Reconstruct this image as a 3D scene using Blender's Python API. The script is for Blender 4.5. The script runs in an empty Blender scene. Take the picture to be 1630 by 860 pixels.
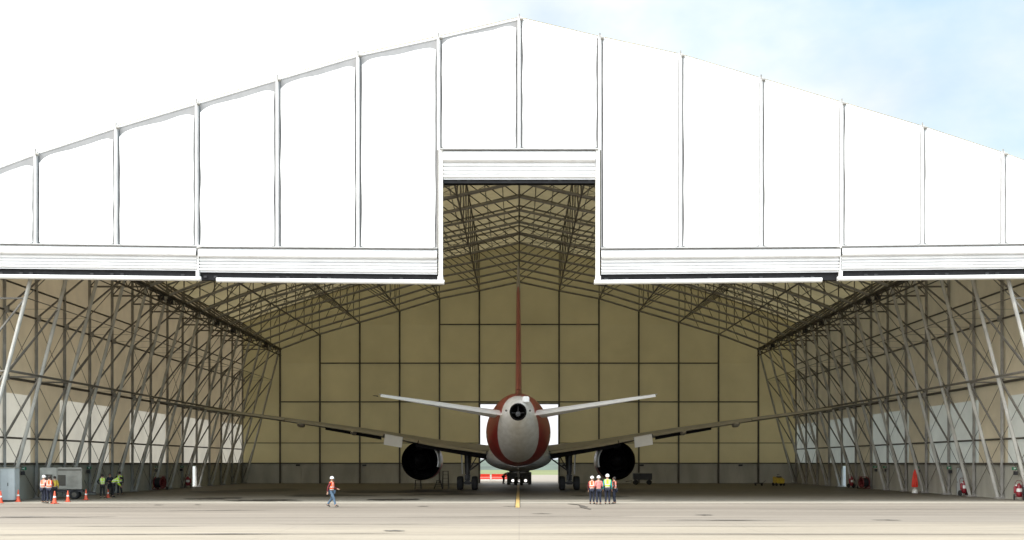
import bpy, bmesh, math, random
from mathutils import Vector, Matrix, noise
R = math.radians
random.seed(7)
sc = bpy.context.scene
COL = sc.collection
F, CAMD, CAMH, HORIZ, CX = 1779.0, 70.0, 2.58, 737.0, 826.5

def gp(px, py):
    """point on the ground under a photograph pixel"""
    D = CAMH * F / (py - HORIZ)
    return ((px - CX) * D / F, D - CAMD)

# ------------------------------------------------------------------ materials
def new_mat(name):
    m = bpy.data.materials.new(name); m.use_nodes = True
    nt = m.node_tree; nt.nodes.clear()
    out = nt.nodes.new('ShaderNodeOutputMaterial')
    return m, nt, out

def ramp(nt, fac, stops):
    r = nt.nodes.new('ShaderNodeValToRGB')
    el = r.color_ramp.elements
    while len(el) < len(stops): el.new(.5)
    for e, (p, c) in zip(el, stops):
        e.position = p; e.color = (*c, 1)
    nt.links.new(fac, r.inputs[0])
    return r.outputs[0]

def coord(nt, scale=(1, 1, 1), kind='Object'):
    t = nt.nodes.new('ShaderNodeTexCoord'); mp = nt.nodes.new('ShaderNodeMapping')
    mp.inputs['Scale'].default_value = scale
    nt.links.new(t.outputs[kind], mp.inputs[0])
    return mp.outputs[0]

def nz(nt, vec, scale=1, detail=4, rough=.55):
    n = nt.nodes.new('ShaderNodeTexNoise')
    n.inputs['Scale'].default_value = scale; n.inputs['Detail'].default_value = detail
    n.inputs['Roughness'].default_value = rough
    nt.links.new(vec, n.inputs['Vector'])
    return n.outputs[0]

def mth(nt, op, a, b=None, clamp=False):
    n = nt.nodes.new('ShaderNodeMath'); n.operation = op; n.use_clamp = clamp
    for i, v in enumerate((a, b)):
        if v is None: continue
        if isinstance(v, (int, float)): n.inputs[i].default_value = v
        else: nt.links.new(v, n.inputs[i])
    return n.outputs[0]

def mixc(nt, fac, a, b, mode='MIX'):
    n = nt.nodes.new('ShaderNodeMix'); n.data_type = 'RGBA'; n.blend_type = mode
    for i, v in ((0, fac), (6, a), (7, b)):
        if isinstance(v, (int, float)): n.inputs[i].default_value = v
        elif isinstance(v, tuple): n.inputs[i].default_value = (*v, 1)
        else: nt.links.new(v, n.inputs[i])
    return n.outputs[2]

def mat(name, c, rough=.6, metal=0, var=.15, scale=1.5, sc3=(1, 1, 1), bump=0.0, spec=.5, transl=0.0):
    m, nt, out = new_mat(name)
    b = nt.nodes.new('ShaderNodeBsdfPrincipled')
    v = coord(nt, sc3)
    f = nz(nt, v, scale)
    lo = tuple(x * (1 - var) for x in c); hi = tuple(min(1, x * (1 + var)) for x in c)
    col = ramp(nt, f, [(.3, lo), (.7, hi)])
    nt.links.new(col, b.inputs['Base Color'])
    b.inputs['Roughness'].default_value = rough; b.inputs['Metallic'].default_value = metal
    b.inputs['Specular IOR Level'].default_value = spec
    if bump:
        bn = nt.nodes.new('ShaderNodeBump'); bn.inputs['Strength'].default_value = bump
        nt.links.new(f, bn.inputs['Height']); nt.links.new(bn.outputs[0], b.inputs['Normal'])
    if transl:
        t = nt.nodes.new('ShaderNodeBsdfTranslucent'); nt.links.new(col, t.inputs[0])
        mx = nt.nodes.new('ShaderNodeMixShader'); mx.inputs[0].default_value = transl
        nt.links.new(b.outputs[0], mx.inputs[1]); nt.links.new(t.outputs[0], mx.inputs[2])
        nt.links.new(mx.outputs[0], out.inputs[0])
    else:
        nt.links.new(b.outputs[0], out.inputs[0])
    return m

def emis(name, c, s):
    m, nt, out = new_mat(name)
    e = nt.nodes.new('ShaderNodeEmission'); e.inputs[0].default_value = (*c, 1); e.inputs[1].default_value = s
    nt.links.new(e.outputs[0], out.inputs[0]); return m

M = {}
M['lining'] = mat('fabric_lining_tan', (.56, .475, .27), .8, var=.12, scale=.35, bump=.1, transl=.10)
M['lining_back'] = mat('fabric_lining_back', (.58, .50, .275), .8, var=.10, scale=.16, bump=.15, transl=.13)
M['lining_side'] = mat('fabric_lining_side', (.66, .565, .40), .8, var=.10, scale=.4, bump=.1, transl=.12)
M['window_fabric'] = mat('fabric_translucent', (.70, .68, .60), .7, var=.08, scale=.6, transl=.30)
M['knee'] = mat('knee_wall_panel', (.43, .42, .36), .6, var=.15, scale=.8, sc3=(1, 1, .3))
M['fascia'] = mat('fascia_fabric_white', (.84, .84, .83), .65, var=.05, scale=.5, sc3=(1, 1, .25), bump=.1)
M['post'] = mat('fascia_post_grey', (.50, .50, .495), .6, var=.12, scale=2, sc3=(1, 1, .5))
M['trimgrey'] = mat('edge_trim_grey', (.27, .27, .27), .6, var=.08, scale=2)
M['door'] = mat('door_curtain', (.80, .80, .80), .55, var=.04, scale=.6)
M['whitebar'] = mat('white_steel', (.78, .78, .76), .4, var=.06, scale=1.5)
M['black'] = mat('black_rubber_and_shade', (.012, .012, .014), .8, var=.4, scale=3)
M['steel'] = mat('galvanised_steel', (.27, .262, .24), .6, var=.25, scale=1.2)
M['column_steel'] = mat('column_steel', (.42, .415, .38), .55, var=.2, scale=1.0)
M['web_steel'] = mat('web_steel', (.15, .14, .12), .6, var=.25, scale=1.2)
M['steel_dark'] = mat('dark_steel', (.085, .076, .06), .6, metal=.2, var=.3, scale=1.2)
M['stab_white'] = mat('tailplane_white', (.86, .86, .84), .3, var=.02, scale=.8)
M['plane_white'] = mat('aircraft_white', (.72, .72, .70), .35, var=.06, scale=.8)
M['wing_grey'] = mat('wing_grey', (.26, .25, .22), .45, var=.12, scale=1.2)
M['plane_grey'] = mat('aircraft_grey', (.40, .40, .39), .4, var=.12, scale=1.2)
M['flap_grey'] = mat('aircraft_flap_grey', (.34, .315, .25), .45, var=.08, scale=1.2)
M['plane_dark'] = mat('engine_dark_metal', (.007, .0065, .0065), .8, var=.3, scale=3, spec=.1)
M['gear_dark'] = mat('gear_dark_grey', (.05, .05, .05), .5, metal=.2, var=.3, scale=3)
M['red_paint'] = mat('aircraft_red', (.42, .035, .025), .35, var=.12, scale=.9)
M['tyre'] = mat('tyre_rubber', (.018, .018, .018), .85, var=.3, scale=5)
M['rim'] = mat('wheel_rim', (.45, .45, .45), .35, metal=.7)
M['cone'] = mat('cone_orange', (.60, .085, .035), .5, var=.15, scale=4)
M['reflect'] = mat('reflective_white', (.75, .75, .72), .4)
M['ext_red'] = mat('extinguisher_red', (.21, .008, .016), .3, var=.15, scale=4)
M['dark_red'] = mat('dark_red_paint', (.13, .012, .014), .5, var=.3, scale=4)
M['yellow'] = mat('equipment_yellow', (.50, .36, .03), .5, var=.25, scale=3)
M['gse_grey'] = mat('equipment_grey', (.29, .28, .24), .5, var=.15, scale=2)
M['gse_light'] = mat('equipment_light', (.42, .41, .36), .5, var=.15, scale=2)
M['gse_dark'] = mat('equipment_dark', (.03, .03, .032), .6, var=.4, scale=3)
M['door_blue'] = mat('side_door_pale_blue', (.52, .56, .57), .5, var=.06, scale=2)
M['green'] = mat('exit_green', (.01, .16, .07), .5)
M['barrier_red'] = mat('barrier_red', (.70, .04, .02), .45, var=.12, scale=2)
M['barrier_white'] = mat('barrier_white', (.78, .78, .76), .45, var=.06, scale=2)
M['lamp'] = emis('lamp_lens', (1, .97, .9), 1.2)
M['skin'] = mat('skin', (.42, .25, .17), .5, var=.1, scale=8)
M['hair'] = mat('hair_dark', (.02, .015, .012), .7, var=.3, scale=20)
M['hat'] = mat('hard_hat_white', (.80, .80, .78), .3, var=.03)
M['navy'] = mat('navy_cloth', (.013, .017, .034), .85, var=.3, scale=9, bump=.2)
M['jeans'] = mat('denim_cloth', (.08, .13, .19), .85, var=.3, scale=9, bump=.2)
M['black_cloth'] = mat('black_cloth', (.016, .016, .018), .85, var=.4, scale=9, bump=.2)
M['maroon'] = mat('maroon_cloth', (.12, .01, .015), .85, var=.3, scale=9, bump=.2)
M['pink_cloth'] = mat('pink_cloth', (.62, .22, .20), .85, var=.15, scale=9, bump=.2)
M['white_cloth'] = mat('white_cloth', (.62, .62, .60), .85, var=.12, scale=9, bump=.2)
M['teal_cloth'] = mat('teal_cloth', (.02, .26, .24), .85, var=.2, scale=9, bump=.2)
M['boot'] = mat('boot_leather', (.02, .017, .015), .6)

def vest_mat(name, c):
    m, nt, out = new_mat(name)
    b = nt.nodes.new('ShaderNodeBsdfPrincipled')
    t = nt.nodes.new('ShaderNodeTexCoord'); s = nt.nodes.new('ShaderNodeSeparateXYZ')
    nt.links.new(t.outputs['Object'], s.inputs[0])
    z = s.outputs[2]
    b1 = mth(nt, 'LESS_THAN', mth(nt, 'ABSOLUTE', mth(nt, 'SUBTRACT', z, 1.03)), .025)
    b2 = mth(nt, 'LESS_THAN', mth(nt, 'ABSOLUTE', mth(nt, 'SUBTRACT', z, 1.17)), .025)
    ax = mth(nt, 'ABSOLUTE', s.outputs[0])
    b3 = mth(nt, 'MULTIPLY', mth(nt, 'LESS_THAN', mth(nt, 'ABSOLUTE', mth(nt, 'SUBTRACT', ax, .10)), .022), mth(nt, 'GREATER_THAN', z, 1.17))
    msk = mth(nt, 'MAXIMUM', mth(nt, 'MAXIMUM', b1, b2), b3)
    col = mixc(nt, msk, c, (.66, .66, .62))
    nt.links.new(col, b.inputs['Base Color']); b.inputs['Roughness'].default_value = .7
    nt.links.new(b.outputs[0], out.inputs[0]); return m
M['vest_orange'] = vest_mat('vest_orange', (.95, .13, .03))
M['vest_yellow'] = vest_mat('vest_yellow', (.55, .80, .04))

# fuselage livery: white forward, a raked red band, grey tail cone
m, nt, out = new_mat('fuselage_livery')
b = nt.nodes.new('ShaderNodeBsdfPrincipled')
t = nt.nodes.new('ShaderNodeTexCoord'); s = nt.nodes.new('ShaderNodeSeparateXYZ')
nt.links.new(t.outputs['Object'], s.inputs[0])
d_, z_ = s.outputs[1], s.outputs[2]
# rear edge of the band: further forward towards the belly
d1 = mth(nt, 'MAXIMUM', mth(nt, 'ADD', mth(nt, 'MULTIPLY', mth(nt, 'SUBTRACT', 6.0, z_), 3.65), 4.0), 3.0)
d2 = mth(nt, 'MAXIMUM', mth(nt, 'ADD', mth(nt, 'MULTIPLY', mth(nt, 'SUBTRACT', 5.0, z_), 3.1), 16.2), mth(nt, 'ADD', mth(nt, 'MULTIPLY', mth(nt, 'SUBTRACT', z_, 5.0), 14.0), 16.2))
red = mth(nt, 'MULTIPLY', mth(nt, 'GREATER_THAN', d_, d1), mth(nt, 'LESS_THAN', d_, d2))
f = nz(nt, coord(nt, (1, 1, 1)), .9)
dirt = nz(nt, coord(nt, (2.2, .35, 2.2)), 1.3, 6)
wh = ramp(nt, f, [(.3, (.80, .79, .76)), (.7, (.88, .87, .84))])
rd = ramp(nt, f, [(.3, (.30, .018, .018)), (.7, (.40, .026, .024))])
col = mixc(nt, red, wh, rd)
col = mixc(nt, .5, col, ramp(nt, dirt, [(.35, (.66, .64, .60)), (.65, (1, 1, 1))]), 'MULTIPLY')
nt.links.new(col, b.inputs['Base Color']); b.inputs['Roughness'].default_value = .33
nt.links.new(b.outputs[0], out.inputs[0]); M['livery'] = m

# fin : red with a grey-brown top cap
m, nt, out = new_mat('fin_livery')
b = nt.nodes.new('ShaderNodeBsdfPrincipled')
t = nt.nodes.new('ShaderNodeTexCoord'); s = nt.nodes.new('ShaderNodeSeparateXYZ')
nt.links.new(t.outputs['Object'], s.inputs[0])
f = nz(nt, coord(nt), .9)
rd = ramp(nt, f, [(.3, (.23, .045, .03)), (.7, (.29, .06, .04))])
col = mixc(nt, mth(nt, 'GREATER_THAN', s.outputs[2], 15.1), rd, (.30, .27, .21))
nt.links.new(col, b.inputs['Base Color']); b.inputs['Roughness'].default_value = .4
nt.links.new(b.outputs[0], out.inputs[0]); M['fin'] = m

# apron concrete
def ground_mat():
    m, nt, out = new_mat('apron_concrete')
    b = nt.nodes.new('ShaderNodeBsdfPrincipled')
    t = nt.nodes.new('ShaderNodeTexCoord'); s = nt.nodes.new('ShaderNodeSeparateXYZ')
    nt.links.new(t.outputs['Object'], s.inputs[0])
    x, y = s.outputs[0], s.outputs[1]
    big = nz(nt, coord(nt, (.025, .22, 1)), 1, 5, .6)
    mid = nz(nt, coord(nt, (.12, .8, 1)), 1, 6, .65)
    fine = nz(nt, coord(nt, (1, 1, 1)), 3, 6, .7)
    # greyer tone next to the hangar, paler further out
    yb = mth(nt, 'ADD', y, mth(nt, 'MULTIPLY', mth(nt, 'SUBTRACT', big, .5), 16))
    zone = ramp(nt, mth(nt, 'DIVIDE', mth(nt, 'ADD', yb, 40), 40), [(.0, (.235, .205, .162)), (.34, (.25, .219, .172)), (.48, (.185, .162, .134)), (.85, (.185, .162, .135)), (1, (.225, .20, .168))])
    c = mixc(nt, .8, zone, ramp(nt, mid, [(.3, (.80, .79, .78)), (.55, (1, 1, 1)), (.75, (1.08, 1.07, 1.05))]), 'MULTIPLY')
    c = mixc(nt, .6, c, ramp(nt, big, [(.3, (.82, .81, .80)), (.6, (1.05, 1.05, 1.05))]), 'MULTIPLY')
    c = mixc(nt, .35, c, ramp(nt, fine, [(.3, (.82, .82, .82)), (.7, (1.1, 1.1, 1.1))]), 'MULTIPLY')
    streak = nz(nt, coord(nt, (.016, .42, 1)), 1, 7, .72)
    c = mixc(nt, .85, c, ramp(nt, streak, [(.34, (.72, .70, .68)), (.46, (.94, .94, .93)), (.56, (1.02, 1.02, 1.01)), (.66, (1.2, 1.18, 1.14))]), 'MULTIPLY')
    # slab joints
    def joint(v, period, w, off=0.0):
        fr = mth(nt, 'FRACT', mth(nt, 'ADD', mth(nt, 'DIVIDE', mth(nt, 'ADD', v, off), period), .5))
        return mth(nt, 'LESS_THAN', mth(nt, 'ABSOLUTE', mth(nt, 'SUBTRACT', fr, .5)), w / period / 2)
    j1 = mth(nt, 'MULTIPLY', joint(y, 7.6, .17, 30.0 + 76.0), mth(nt, 'ADD', mth(nt, 'MULTIPLY', mth(nt, 'SUBTRACT', mid, .42), 4), .6), clamp=True)
    j2 = mth(nt, 'MULTIPLY', joint(x, 9.0, .05), .28)
    j = mth(nt, 'MAXIMUM', j1, j2, clamp=True)
    c = mixc(nt, mth(nt, 'MULTIPLY', j, .75), c, (.10, .085, .07))
    nt.links.new(c, b.inputs['Base Color']); b.inputs['Roughness'].default_value = .85
    b.inputs['Specular IOR Level'].default_value = .25
    bn = nt.nodes.new('ShaderNodeBump'); bn.inputs['Strength'].default_value = .15
    nt.links.new(fine, bn.inputs['Height']); nt.links.new(bn.outputs[0], b.inputs['Normal'])
    nt.links.new(b.outputs[0], out.inputs[0]); return m
M['apron'] = ground_mat()

def floor_mat():
    m, nt, out = new_mat('hangar_floor_concrete')
    b = nt.nodes.new('ShaderNodeBsdfPrincipled')
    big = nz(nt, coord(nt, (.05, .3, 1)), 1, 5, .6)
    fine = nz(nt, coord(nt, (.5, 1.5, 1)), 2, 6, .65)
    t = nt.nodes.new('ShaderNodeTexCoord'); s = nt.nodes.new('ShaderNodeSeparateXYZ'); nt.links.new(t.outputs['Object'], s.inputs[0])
    daylight_fade = mth(nt, 'ADD', mth(nt, 'DIVIDE', s.outputs[1], 22), mth(nt, 'MULTIPLY', mth(nt, 'SUBTRACT', big, .5), 1.1), clamp=True)
    # daylight fading inward from the mouth, painted into the floor colour
    c = mixc(nt, daylight_fade, (.30, .28, .24), ramp(nt, big, [(.3, (.10, .09, .07)), (.65, (.145, .13, .10))]))
    c = mixc(nt, .5, c, ramp(nt, fine, [(.3, (.75, .75, .75)), (.7, (1.1, 1.1, 1.1))]), 'MULTIPLY')
    nt.links.new(c, b.inputs['Base Color'])
    nt.links.new(ramp(nt, fine, [(.3, (.5,) * 3), (.7, (.75,) * 3)]), b.inputs['Roughness'])
    b.inputs['Specular IOR Level'].default_value = .3
    nt.links.new(b.outputs[0], out.inputs[0]); return m
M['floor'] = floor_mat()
M['sill'] = mat('threshold_concrete', (.33, .305, .255), .8, var=.25, scale=1, sc3=(.15, 2, 1))
M['stain'] = mat('oil_stain', (.075, .066, .055), .6, var=.3, scale=1.5)
M['joint'] = mat('joint_sealant', (.125, .108, .088), .8, var=.3, scale=.6)
M['wet'] = mat('wet_floor', (.02, .017, .014), .6, var=.3, scale=1.5)
M['line_yellow'] = mat('line_yellow', (.50, .34, .12), .6, var=.15, scale=3)
M['line_black'] = mat('line_black', (.05, .045, .04), .7, var=.2, scale=3)
M['grass'] = mat('grass_field', (.11, .125, .045), .95, var=.35, scale=1, sc3=(.05, .1, 1))
M['hill'] = mat('hill_woods', (.055, .075, .055), .95, var=.35, scale=.05, sc3=(1, 1, 3))

# ------------------------------------------------------------------ mesh builder
class MB:
    def __init__(s): s.v = []; s.f = []
    def add(s, vs, fs):
        o = len(s.v); s.v += [tuple(p) for p in vs]; s.f += [tuple(i + o for i in f) for f in fs]; return s
    def box(s, c, d, rz=0):
        cx, cy, cz = c; a, b_, h = d[0] / 2, d[1] / 2, d[2] / 2
        cs, sn = math.cos(rz), math.sin(rz); vs = []
        for k in (-1, 1):
            for i, j in ((-1, -1), (1, -1), (1, 1), (-1, 1)):
                x, y = i * a, j * b_
                vs.append((cx + x * cs - y * sn, cy + x * sn + y * cs, cz + k * h))
        return s.add(vs, [(3, 2, 1, 0), (4, 5, 6, 7), (0, 1, 5, 4), (1, 2, 6, 5), (2, 3, 7, 6), (3, 0, 4, 7)])
    def tube(s, p, q, r, r2=None, n=6, caps=True):
        p, q = Vector(p), Vector(q); r2 = r if r2 is None else r2
        d = (q - p)
        if d.length < 1e-6: return s
        d.normalize()
        a = d.cross(Vector((0, 0, 1)) if abs(d.z) < .9 else Vector((1, 0, 0))).normalized(); b_ = d.cross(a)
        vs = []
        for c, rr in ((p, r), (q, r2)):
            for i in range(n):
                t_ = 2 * math.pi * (i + .5) / n
                vs.append(c + a * math.cos(t_) * rr + b_ * math.sin(t_) * rr)
        fs = [(i, (i + 1) % n, n + (i + 1) % n, n + i) for i in range(n)]
        if caps: fs += [tuple(range(n))[::-1], tuple(range(n, 2 * n))]
        return s.add(vs, fs)
    def path(s, pts, r, n=6):
        for a, b_ in zip(pts, pts[1:]): s.tube(a, b_, r, n=n)
        return s
    def lathe(s, prof, n=24, c=(0, 0, 0), axis='z', caps=False):
        """prof: (radius, t) along the axis"""
        vs = []
        for r, t_ in prof:
            for i in range(n):
                a = 2 * math.pi * i / n; u, w = r * math.cos(a), r * math.sin(a)
                if axis == 'z': vs.append((c[0] + u, c[1] + w, c[2] + t_))
                elif axis == 'y': vs.append((c[0] + u, c[1] + t_, c[2] + w))
                else: vs.append((c[0] + t_, c[1] + u, c[2] + w))
        fs = []
        for k in range(len(prof) - 1):
            for i in range(n):
                j = (i + 1) % n
                fs.append((k * n + i, k * n + j, (k + 1) * n + j, (k + 1) * n + i))
        if caps: fs += [tuple(range(n))[::-1], tuple(range((len(prof) - 1) * n, len(prof) * n))]
        return s.add(vs, fs)
    def loft(s, secs, closed=True, caps=True):
        n = len(secs[0]); vs = [p for sec in secs for p in sec]; fs = []
        for k in range(len(secs) - 1):
            for i in range(n if closed else n - 1):
                j = (i + 1) % n
                fs.append((k * n + i, k * n + j, (k + 1) * n + j, (k + 1) * n + i))
        if caps and closed: fs += [tuple(range(n))[::-1], tuple(range((len(secs) - 1) * n, len(secs) * n))]
        return s.add(vs, fs)
    def build(s, name, material, parent=None, smooth=False, bevel=0, loc=None):
        me = bpy.data.meshes.new(name); me.from_pydata(s.v, [], s.f)
        bm = bmesh.new(); bm.from_mesh(me)
        bmesh.ops.recalc_face_normals(bm, faces=bm.faces)
        if bevel:
            bmesh.ops.bevel(bm, geom=[e for e in bm.edges if e.is_manifold and e.calc_face_angle(0) > .5], offset=bevel, segments=2, affect='EDGES', clamp_overlap=True)
        bm.to_mesh(me); bm.free()
        if smooth:
            for p in me.polygons: p.use_smooth = True
            try: me.set_sharp_from_angle(angle=R(38))
            except Exception: pass
        me.materials.append(M[material] if isinstance(material, str) else material)
        o = bpy.data.objects.new(name, me); COL.objects.link(o)
        if parent: o.parent = parent
        if loc: o.location = loc
        return o

def empty(name, loc=(0, 0, 0), rz=0):
    o = bpy.data.objects.new(name, None); COL.objects.link(o)
    o.location = loc; o.rotation_euler.z = rz; o.empty_display_size = .3
    return o
def tag(o, label=None, cat=None, group=None, kind=None):
    if label: o['label'] = label
    if cat: o['category'] = cat
    if group: o['group'] = group
    if kind: o['kind'] = kind
    return o
def copy_tree(o, parent=None):
    c = o.copy(); COL.objects.link(c)
    if parent: c.parent = parent
    for ch in [x for x in bpy.data.objects if x.parent == o]: copy_tree(ch, c)
    return c
def place(o, x, y, rz=0, z=.008, s=1):
    o.location = (x, y, z); o.rotation_euler.z = rz; o.scale = (s, s, s); return o

# ------------------------------------------------------------------ setting
FL = .004
g = MB().add([(-900, -300, 0), (900, -300, 0), (900, 170, 0), (-900, 170, 0)], [(0, 1, 2, 3)]).build('ground', 'apron'); tag(g, kind='structure')
g = MB().add([(-3000, 170, -.002), (3000, 170, -.002), (3000, 4000, -.002), (-3000, 4000, -.002)], [(0, 1, 2, 3)]).build('grass_field', 'grass'); tag(g, kind='structure')
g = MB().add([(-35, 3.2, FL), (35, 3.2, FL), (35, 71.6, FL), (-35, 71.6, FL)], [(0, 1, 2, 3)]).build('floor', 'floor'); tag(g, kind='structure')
g = MB().add([(-36, .9, FL * 1.5), (36, .9, FL * 1.5), (36, 3.2, FL * 1.5), (-36, 3.2, FL * 1.5)], [(0, 1, 2, 3)]).build('threshold_strip', 'sill'); tag(g, kind='structure')

# distant hills
def hills(y0, h, seed, name):
    mb = MB(); secs = []
    nx = 160
    for j, (dy, k) in enumerate(((0, 0), (60, .45), (140, .8), (260, 1.0), (500, .9))):
        row = []
        for i in range(nx + 1):
            x = -2400 + 4800 * i / nx
            n = noise.fractal(Vector((x * .004 + seed, j * .3, 0)), 1, 2, 4)
            n2 = noise.noise(Vector((x * .03, j * 2.1, seed)))
            row.append((x, y0 + dy, -.5 + k * (h * (1 + .35 * n) + n2 * h * .05)))
        secs.append(row)
    mb.loft(secs, closed=False)
    return tag(mb.build(name, 'hill', smooth=True), kind='structure')
hills(320, 5.2, 3.1, 'hills')

# ------------------------------------------------------------------ hangar
HZ = tag(empty('aircraft_hangar'), 'huge white fabric clad hangar with open front doors and steel lattice frames around the airliner', 'hangar')
SP, BAY, NB = 5.04, 5.1, 14
ZO = [30.4, 29.2, 28.1, 26.6, 25.1, 23.6, 21.95, 20.2]
XO = [0, 5.04, 10.08, 15.12, 20.16, 25.2, 30.24, 35.0]
ZI = [25.4, 24.3, 23.3, 21.75, 20.3, 18.8, 16.9]
YB = 71.6                                   # back wall plane
outer = [(-XO[i], ZO[i]) for i in range(7, -1, -1)] + [(XO[i], ZO[i]) for i in range(1, 8)]
inner = [(-XO[i], ZI[i]) for i in range(6, -1, -1)] + [(XO[i], ZI[i]) for i in range(1, 7)]

# roof membrane: a sheet of fabric sagging slightly between frames, double skinned
def roof_skin(dz, name, m):
    secs = []
    for k in range(NB * 4 + 1):
        y = .1 + (YB + .2 - .1) * k / (NB * 4)
        sag = .10 * math.sin(math.pi * (k % 4) / 4)
        row = [(outer[0][0] - .4, y, outer[0][1] + .02 + dz)]
        for (x0, z0), (x1, z1) in zip(outer, outer[1:]):
            for u in (0, .5):
                row.append((x0 + (x1 - x0) * u, y, z0 + (z1 - z0) * u + .16 + dz - sag * (1 if u else .5)))
        row.append((outer[-1][0], y, outer[-1][1] + .16 + dz)); row.append((outer[-1][0] + .4, y, outer[-1][1] + .02 + dz))
        secs.append(row)
    return MB().loft(secs, closed=False).build(name, m, HZ, smooth=False)
roof_skin(0, 'roof', 'lining')

# side walls with light fabric windows
for sx in (-1, 1):
    mb = MB(); xw = sx * 35.14
    zt = 20.2
    for k in range(NB):
        y0, y1 = .1 + (YB + .05) * k / NB, .1 + (YB + .05) * (k + 1) / NB
        win = (k % 3 != 2)
        zb = 7.4 if win else 2.5
        nseg = 3
        mb.add([(xw, y0, zb), (xw, y1, zb), (xw, y1, zt), (xw, y0, zt)], [(0, 1, 2, 3)])
        if win:
            MB().add([(xw, y0, 2.5), (xw, y1, 2.5), (xw, y1, 7.4), (xw, y0, 7.4)], [(0, 1, 2, 3)]).build('fabric_window', 'window_fabric', HZ)
    mb.build('side_wall', 'lining_side', HZ)
    # low panel wall with door gaps
    gap = (50.0, 51.5)
    kw = MB()
    for y0, y1 in ((.3, gap[0]), (gap[1], YB)):
        n = int((y1 - y0) / 2.5)
        for i in range(n):
            a, c = y0 + (y1 - y0) * i / n, y0 + (y1 - y0) * (i + 1) / n
            kw.box((sx * 35.12, (a + c) / 2, 1.25), (.12, c - a - .03, 2.5))
            kw.box((sx * 35.14, c, 1.25), (.06, .05, 2.48))
    kw.box((sx * 35.12, sum(gap) / 2, 2.37), (.12, gap[1] - gap[0], .25))
    kw.build('low_wall', 'knee', HZ)
    MB().box((sx * 35.0, (YB + .3) / 2, 2.52), (.22, YB - .3, .14)).build('wall_rail', 'steel_dark', HZ)
    # side doors on the low wall
    for (ya, w) in ((5.6, 1.9), (17.9, 1.3)):
        d = MB().box((sx * 34.98, ya + w / 2, 1.1), (.1, w, 2.16)).build('side_door', 'door_blue', HZ, bevel=.01)
        MB().box((sx * 34.95, ya - .04, 1.12), (.14, .08, 2.24)).box((sx * 34.95, ya + w + .04, 1.12), (.14, .08, 2.24)).box((sx * 34.95, ya + w / 2, 2.24), (.14, w + .16, .08)).build('door_frame', 'gse_grey', d)
        MB().box((sx * 34.9, ya + w - .15, 1.05), (.08, .14, .04)).build('handle', 'steel_dark', d)
    # leaf of the open door, ajar outwards
    d = MB().box((sx * 35.95, gap[1] + .1, 1.1), (1.4, .05, 2.16)).build('side_door', 'door_blue', HZ)
    MB().box((sx * 36.4, gap[1] + .05, 1.05), (.14, .06, .04)).build('handle', 'steel_dark', d)

# roller-width openings in the back wall
OPX, OPZ = 4.97, 10.0
def zi_at(x):
    x = abs(x)
    for a in range(7):
        if x <= XO[a + 1] + 1e-6:
            u = (x - XO[a]) / (XO[a + 1] - XO[a]); return ZO[a] + (ZO[a + 1] - ZO[a]) * u
    return ZO[-1]
bw = MB()
xs = sorted(set([-x for x in XO] + XO + [-OPX, OPX]))
for x0, x1 in zip(xs, xs[1:]):
    if x1 - x0 < .01: continue
    xm = (x0 + x1) / 2
    zb = OPZ if abs(xm) < OPX else 2.5
    rows = [zb] + [z for z in (5.1, 10.3, 15.2, 20.1) if z > zb + .3 and z < min(zi_at(x0), zi_at(x1))]
    bulge = .12
    for za, zc in zip(rows, rows[1:] + [None]):
        t0 = zc if zc else zi_at(x0) + .1; t1 = zc if zc else zi_at(x1) + .1
        n = 6; vs = []; fs = []
        for j in range(n + 1):
            for i in range(n + 1):
                u, w = i / n, j / n
                x = x0 + (x1 - x0) * u; z = za + ((t0 + (t1 - t0) * u) - za) * w
                vs.append((x, YB + bulge * math.sin(math.pi * u) * math.sin(math.pi * w), z))
        for j in range(n):
            for i in range(n):
                a = j * (n + 1) + i; fs.append((a, a + 1, a + n + 2, a + n + 1))
        bw.add(vs, fs)
bw.build('back_wall', 'lining_back', HZ, smooth=True)
for sx in (-1, 1):
    kb = MB()
    for i in range(12):
        a = OPX + (35.1 - OPX) * i / 12; c = OPX + (35.1 - OPX) * (i + 1) / 12
        kb.box((sx * (a + c) / 2, YB, 1.25), (c - a - .03, .14, 2.5))
        kb.box((sx * c, YB + .02, 1.25), (.05, .06, 2.48))
    kb.build('low_wall', 'knee', HZ)
for sx in (-1, 1):
    MB().box((sx * (OPX + 35) / 2, YB - .1, 2.54), (35 - OPX, .2, .13)).build('wall_rail', 'steel_dark', HZ)
    MB().box((sx * (OPX + .02), YB - .05, OPZ / 2), (.14, .5, OPZ)).build('opening_jamb', 'steel', HZ)
MB().box((0, YB - .05, OPZ + .08), (2 * OPX + .2, .5, .16)).build('opening_header', 'steel', HZ)

# back wall columns and rails
for i in range(-6, 7):
    x = i * SP
    z0 = OPZ + .1 if i == 0 else 0
    MB().box((x, YB - .28, (z0 + ZI[abs(i)]) / 2), (.20, .24, ZI[abs(i)] - z0)).build('back_column', 'steel_dark', HZ)
for z, w in ((5.1, 35), (10.3, 30.3), (15.2, 25.2), (20.1, 10.1)):
    if z < OPZ:
        for sx in (-1, 1):
            MB().box((sx * (OPX + w) / 2, YB - .14, z), (w - OPX, .12, .13 if z > 6 else .09)).build('back_rail', 'steel_dark', HZ)
    else:
        MB().box((0, YB - .14, z), (2 * w, .12, .15)).build('back_rail', 'steel_dark', HZ)

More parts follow.
